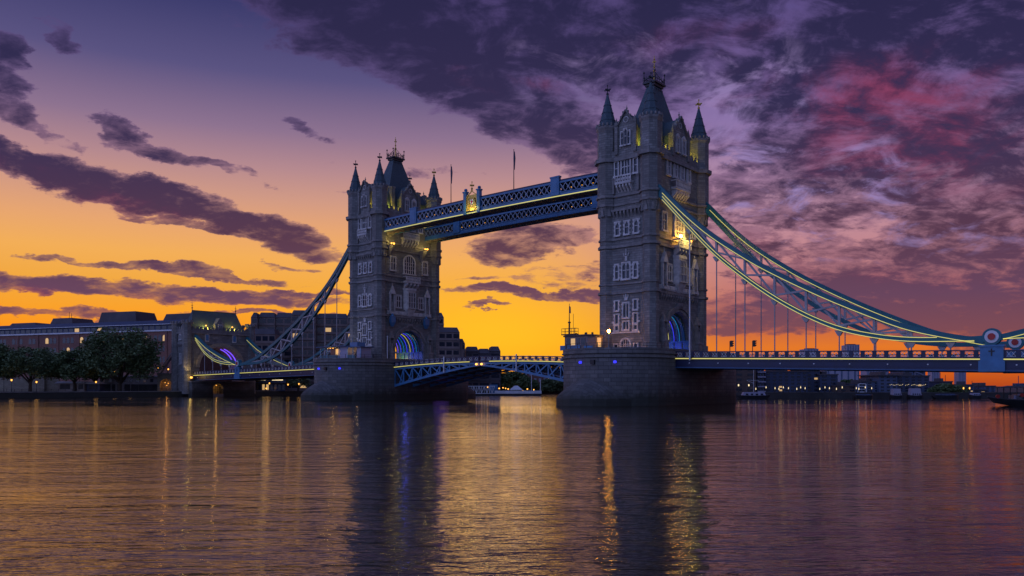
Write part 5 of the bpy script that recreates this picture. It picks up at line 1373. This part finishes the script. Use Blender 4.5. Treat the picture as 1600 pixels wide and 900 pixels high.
m = MB(); m.box(-3.9, 1.0, -2.62, -2.5, .0, .95); m.box(1.9, 4.0, -2.55, -2.45, 0, .75); m.build('apron', 'blue', r)
r = thing('signal_mast', 'dark signal mast with a railed platform at the left corner of the nearer pier', 'mast', (-9.1, -17.4, 10.78))
m = MB(); m.cyl((0, 0, 0), (0, 0, 5.8), .2, 8, .16); m.cyl((0, 0, 5.8), (0, 0, 9.4), .1, 8, .05); m.ngon(0, 0, 8, .3, 5.5, .3, 5.75); m.build('pole', 'iron', r)
m = MB(); m.box(-1.6, 1.9, -.6, .6, 3.1, 3.3); m.build('platform', 'iron', r)
m = MB()
for z in (3.8, 4.4): m.bar((-1.5, -.55, z), (1.8, -.55, z), .06); m.bar((-1.5, .55, z), (1.8, .55, z), .06); m.bar((-1.5, -.55, z), (-1.5, .55, z), .06); m.bar((1.8, -.55, z), (1.8, .55, z), .06)
for x in (-1.5, -.6, .9, 1.8):
    for y in (-.55, .55): m.bar((x, y, 3.3), (x, y, 4.45), .06)
m.cyl((1.0, 0, 3.3), (1.0, 0, 7.3), .04, 6); m.build('rail', 'iron', r)
m = MB(); m.loft([[(.02, -.05, 8.9), (.05, .05, 8.9), (.3, .05, 8.7), (.3, -.05, 8.7)], [(.03, -.06, 7.6), (.05, .05, 7.6), (.35, .05, 7.4), (.35, -.05, 7.4)]]); m.build('flag', 'navy', r)
lp = street_lamp('lit blue-posted street lamp on the nearer pier in front of the left turret', (-.6, -16.0), 3.55, 'lamphot', .3, 'blue', 'lamps on the piers', 160, 10.78)
r = thing('control_shelter', 'long flat-roofed glazed shelter with warm lamps and teal panels on the farther pier', 'shelter', (-82.3, -16.6, 10.78))
m = MB(); m.box(-8.8, 8.6, -2.2, 1.6, 0, .12); m.build('floor', 'concdk', r)
m = MB(); m.box(-9.6, 3.2, -2.9, 2.0, 3.1, 3.32); m.box(3.25, 8.9, -2.6, 2.0, 2.75, 2.95); m.build('roof', 'fblue', r)
MB().box(-.4, 3.0, -2.0, 1.2, .12, 3.1).build('wall', 'haze1', r); MB().box(6.6, 8.4, -1.9, 1.2, .12, 2.75).build('wall', 'haze1', r)
m = MB()
for x in (-8.5, -5.6, -.5, 3.1, 5.4, 8.5): m.box(x-.1, x+.1, -2.25, -2.05, .12, 3.1 if x < 3.2 else 2.75)
m.build('column', 'paleblue', r)
m = MB(); m.box(-8.4, -.7, -2.2, -2.12, .12, 1.0); m.box(3.3, 6.3, -2.2, -2.12, .12, .85); m.build('panel', 'teal', r)
m = MB(); m.box(-8.4, -.7, 1.0, 1.1, 1.0, 3.0); m.box(3.3, 6.4, 1.0, 1.1, .9, 2.7); m.build('glazing', 'glass', r)
MB().box(-5.9, -3.4, .8, .95, 1.0, 2.8).build('lit_panel', 'litwin', r)
for x in (-6.2, -5.0, -3.8):
    q = MB(); q.ball((x, -1.6, 2.85), .17, 6); q.build('lamp', 'lampwarm', r)
point(r, (-5, -.8, 2.4), 60, (1, .6, .2), .2); point(r, (4.8, -.6, 2.2), 50, (1, .6, .25), .2)
m = MB(); m.cyl((4.6, -.4, .9), (4.6, -.4, 1.7), .3, 8, .2); m.build('console', 'iron', r)
m = MB(); m.box(3.3, 6.3, -1.5, 1.0, 3.0, 4.1); m.cyl((4.0, -1.2, 4.1), (4.0, -1.2, 5.4), .08, 6); m.cyl((5.6, -.6, 4.1), (5.6, -.6, 5.0), .08, 6); m.build('plant_box', 'blue', r)
r = thing('lamp_column', 'slim white column standing before the farther tower arch', 'pole', (-75.0, -9.05, 10.0)); m = MB(); m.cyl((0, 0, 0), (0, 0, 6.6), .13, 8, .1); m.build('pole', 'white', r); m = MB(); m.ball((0, 0, 6.7), .2, 8); m.build('cap', 'white', r)
r = thing('lamp_column', 'tall slim white pole standing before the nearer tower arch', 'pole', (14.1, -10.9, 8.5)); m = MB(); m.cyl((0, 0, 0), (0, 0, 22.6), .14, 8, .1); m.build('pole', 'white', r); m = MB(); m.ball((0, 0, 22.7), .2, 8); m.build('cap', 'white', r); m = MB(); m.box(-.2, .2, .12, .9, .3, .6); m.build('bracket', 'iron', r)
for (x, y, lb) in ((17.4, -1.0, 'left traffic light seen from the side on the nearer side span'), (22.0, -1.0, 'right traffic light seen from the side on the nearer side span')):
    r = thing('traffic_light', lb, 'traffic light', (x, y, zrail_r(x)-1.15), 0, 'traffic lights on the bridge')
    m = MB(); m.cyl((0, 0, 0), (0, 0, 3.4), .08, 8); m.build('post', 'iron', r)
    h = MB(); h.box(.12, .5, -.2, .2, 2.3, 3.5); hd = h.build('signal_head', 'iron', r)
    for z in (2.5, 2.9, 3.3):
        q = MB(); q.hull2([(.5, -.17, z-.15), (.5, .17, z-.15), (.5, .17, z+.16), (.5, -.17, z+.16)], [(.82, -.15, z+.1), (.82, .15, z+.1), (.82, .15, z+.15), (.82, -.15, z+.15)]); q.build('visor', 'iron', hd)
# ================================================================== BOATS
P0, P1 = at(1549, 147), at(1702, 143)
r, L = front('passenger_boat', 'dark-hulled passenger boat with a canopy moored at the right edge of the frame', 'boat', P0, P1, 0)
st = [(0, 0.05, 1.7, 1.55), (1.2, .9, 1.35, .5), (3.5, 1.8, 1.15, .05), (7, 2.2, 1.05, -.3), (L-3, 2.2, 1.1, -.3), (L, 1.9, 1.3, .1)]
m = MB(); m.loft([[(x, 2.3-w, zt), (x, 2.3+w, zt), (x, 2.3+w*.7, zb), (x, 2.3-w*.7, zb)] for x, w, zt, zb in st]); m.build('hull', 'iron', r)
m = MB(); m.loft([[(x, 2.3-w-.06, zt-.05), (x, 2.3+w+.06, zt-.05), (x, 2.3+w+.06, zt+.14), (x, 2.3-w-.06, zt+.14)] for x, w, zt, zb in st]); m.build('gunwale', 'concdk', r)
m = MB(); m.box(4.0, L-2, .9, 3.7, 1.1, 1.95); m.box(4.6, L-3, .7, 3.9, 1.95, 2.2); cb = m.build('cabin', 'haze1', r)
for i in range(6): MB().box(4.6+1.9*i, 6.0+1.9*i, .82, .9, 1.25, 1.8).build('window', 'glass', cb)
m = MB(); m.box(1.8, L-1, .5, 4.1, 3.35, 3.5); m.hull2([(2.4, .8, 3.5), (9, .8, 3.5), (9, 3.8, 3.5), (2.4, 3.8, 3.5)], [(3.6, 1.4, 3.75), (7, 1.4, 3.75), (7, 3.2, 3.75), (3.6, 3.2, 3.75)]); m.build('canopy', 'concdk', r)
m = MB()
for i in range(12):
    x = 2.2+(L-3.6)*i/11; m.cyl((x, .65, 1.2), (x, .65, 3.4), .05, 6); m.cyl((x, 3.95, 1.2), (x, 3.95, 3.4), .05, 6)
m.bar((2, .65, 2.3), (L-1.2, .65, 2.3), .05); m.build('stanchions', 'iron', r)
m = MB(); m.box(4.5, 6.0, 1.4, 3.2, 3.5, 4.2); m.cyl((5.2, 2.3, 4.2), (5.2, 2.3, 5.6), .06, 6); m.build('wheelhouse', 'fblue', r)
for x, z in ((1.2, 1.75), (5.2, 2.0)):
    m = MB(); m.cyl((x, .55, z), (x, .3, z), .36, 12); m.build('lifebuoy', 'red', r)
for i, (u0, u1, d, lb, mt) in enumerate(((1152, 1204, 228, 'long pale moored boat beside the nearer pier', 'haze1'), (1336, 1366, 230, 'low moored barge before the framed house', 'fdark'), (1394, 1412, 229, 'white covered houseboat left in the pair below the string lights', 'haze1'), (1421, 1444, 229, 'white covered houseboat right in the pair below the string lights', 'haze1'), (1460, 1500, 230, 'low dark moored barge before the two dark trees', 'fdark'), (1519, 1536, 229, 'small pale launch between the amber lamps and the passenger boat', 'haze1'))):
    r, L = front('moored_boat', lb, 'boat', at(u0, d), at(u1, d), 0, 'boats moored at the right bank')
    s_ = [(0, .3, 1.2, .7), (L*.12, 1.2, 1.0, .0), (L*.5, 1.5, .9, -.3), (L*.9, 1.4, 1.0, -.2), (L, .9, 1.15, .4)]
    m = MB(); m.loft([[(x, 1.5-w, zt), (x, 1.5+w, zt), (x, 1.5+w*.75, zb), (x, 1.5-w*.75, zb)] for x, w, zt, zb in s_]); m.build('hull', 'iron', r)
    h = (1.9, 1.3, 2.9, 3.0, 1.4, 1.6)[i]
    m = MB(); m.hull2([(L*.18, .4, .85), (L*.88, .4, .85), (L*.88, 2.6, .85), (L*.18, 2.6, .85)], [(L*.22, .7, h), (L*.84, .7, h), (L*.84, 2.3, h), (L*.22, 2.3, h)]); cb = m.build('cabin', mt, r)
    for j in range(4): MB().box(L*(.27+.15*j), L*(.34+.15*j), .38, .46, 1.05, min(1.5, h-.25)).build('window', 'glass', cb)
x, y = at(1177.5, 236); r = thing('yacht_mast', 'tall white mast with slanting spars beside the nearer pier', 'mast', (x, y, 0)); m = MB(); m.cyl((0, 0, 0), (0, 0, hz(577, 236)), .09, 6, .05); m.build('mast', 'white', r); m = MB(); m.bar((-2.2, 0, hz(594, 236)), (1.6, 0, hz(594.5, 236)), .07); m.bar((-2.0, 0, hz(595, 236)), (0, 0, hz(598.5, 236)), .07); m.build('spar', 'white', r)
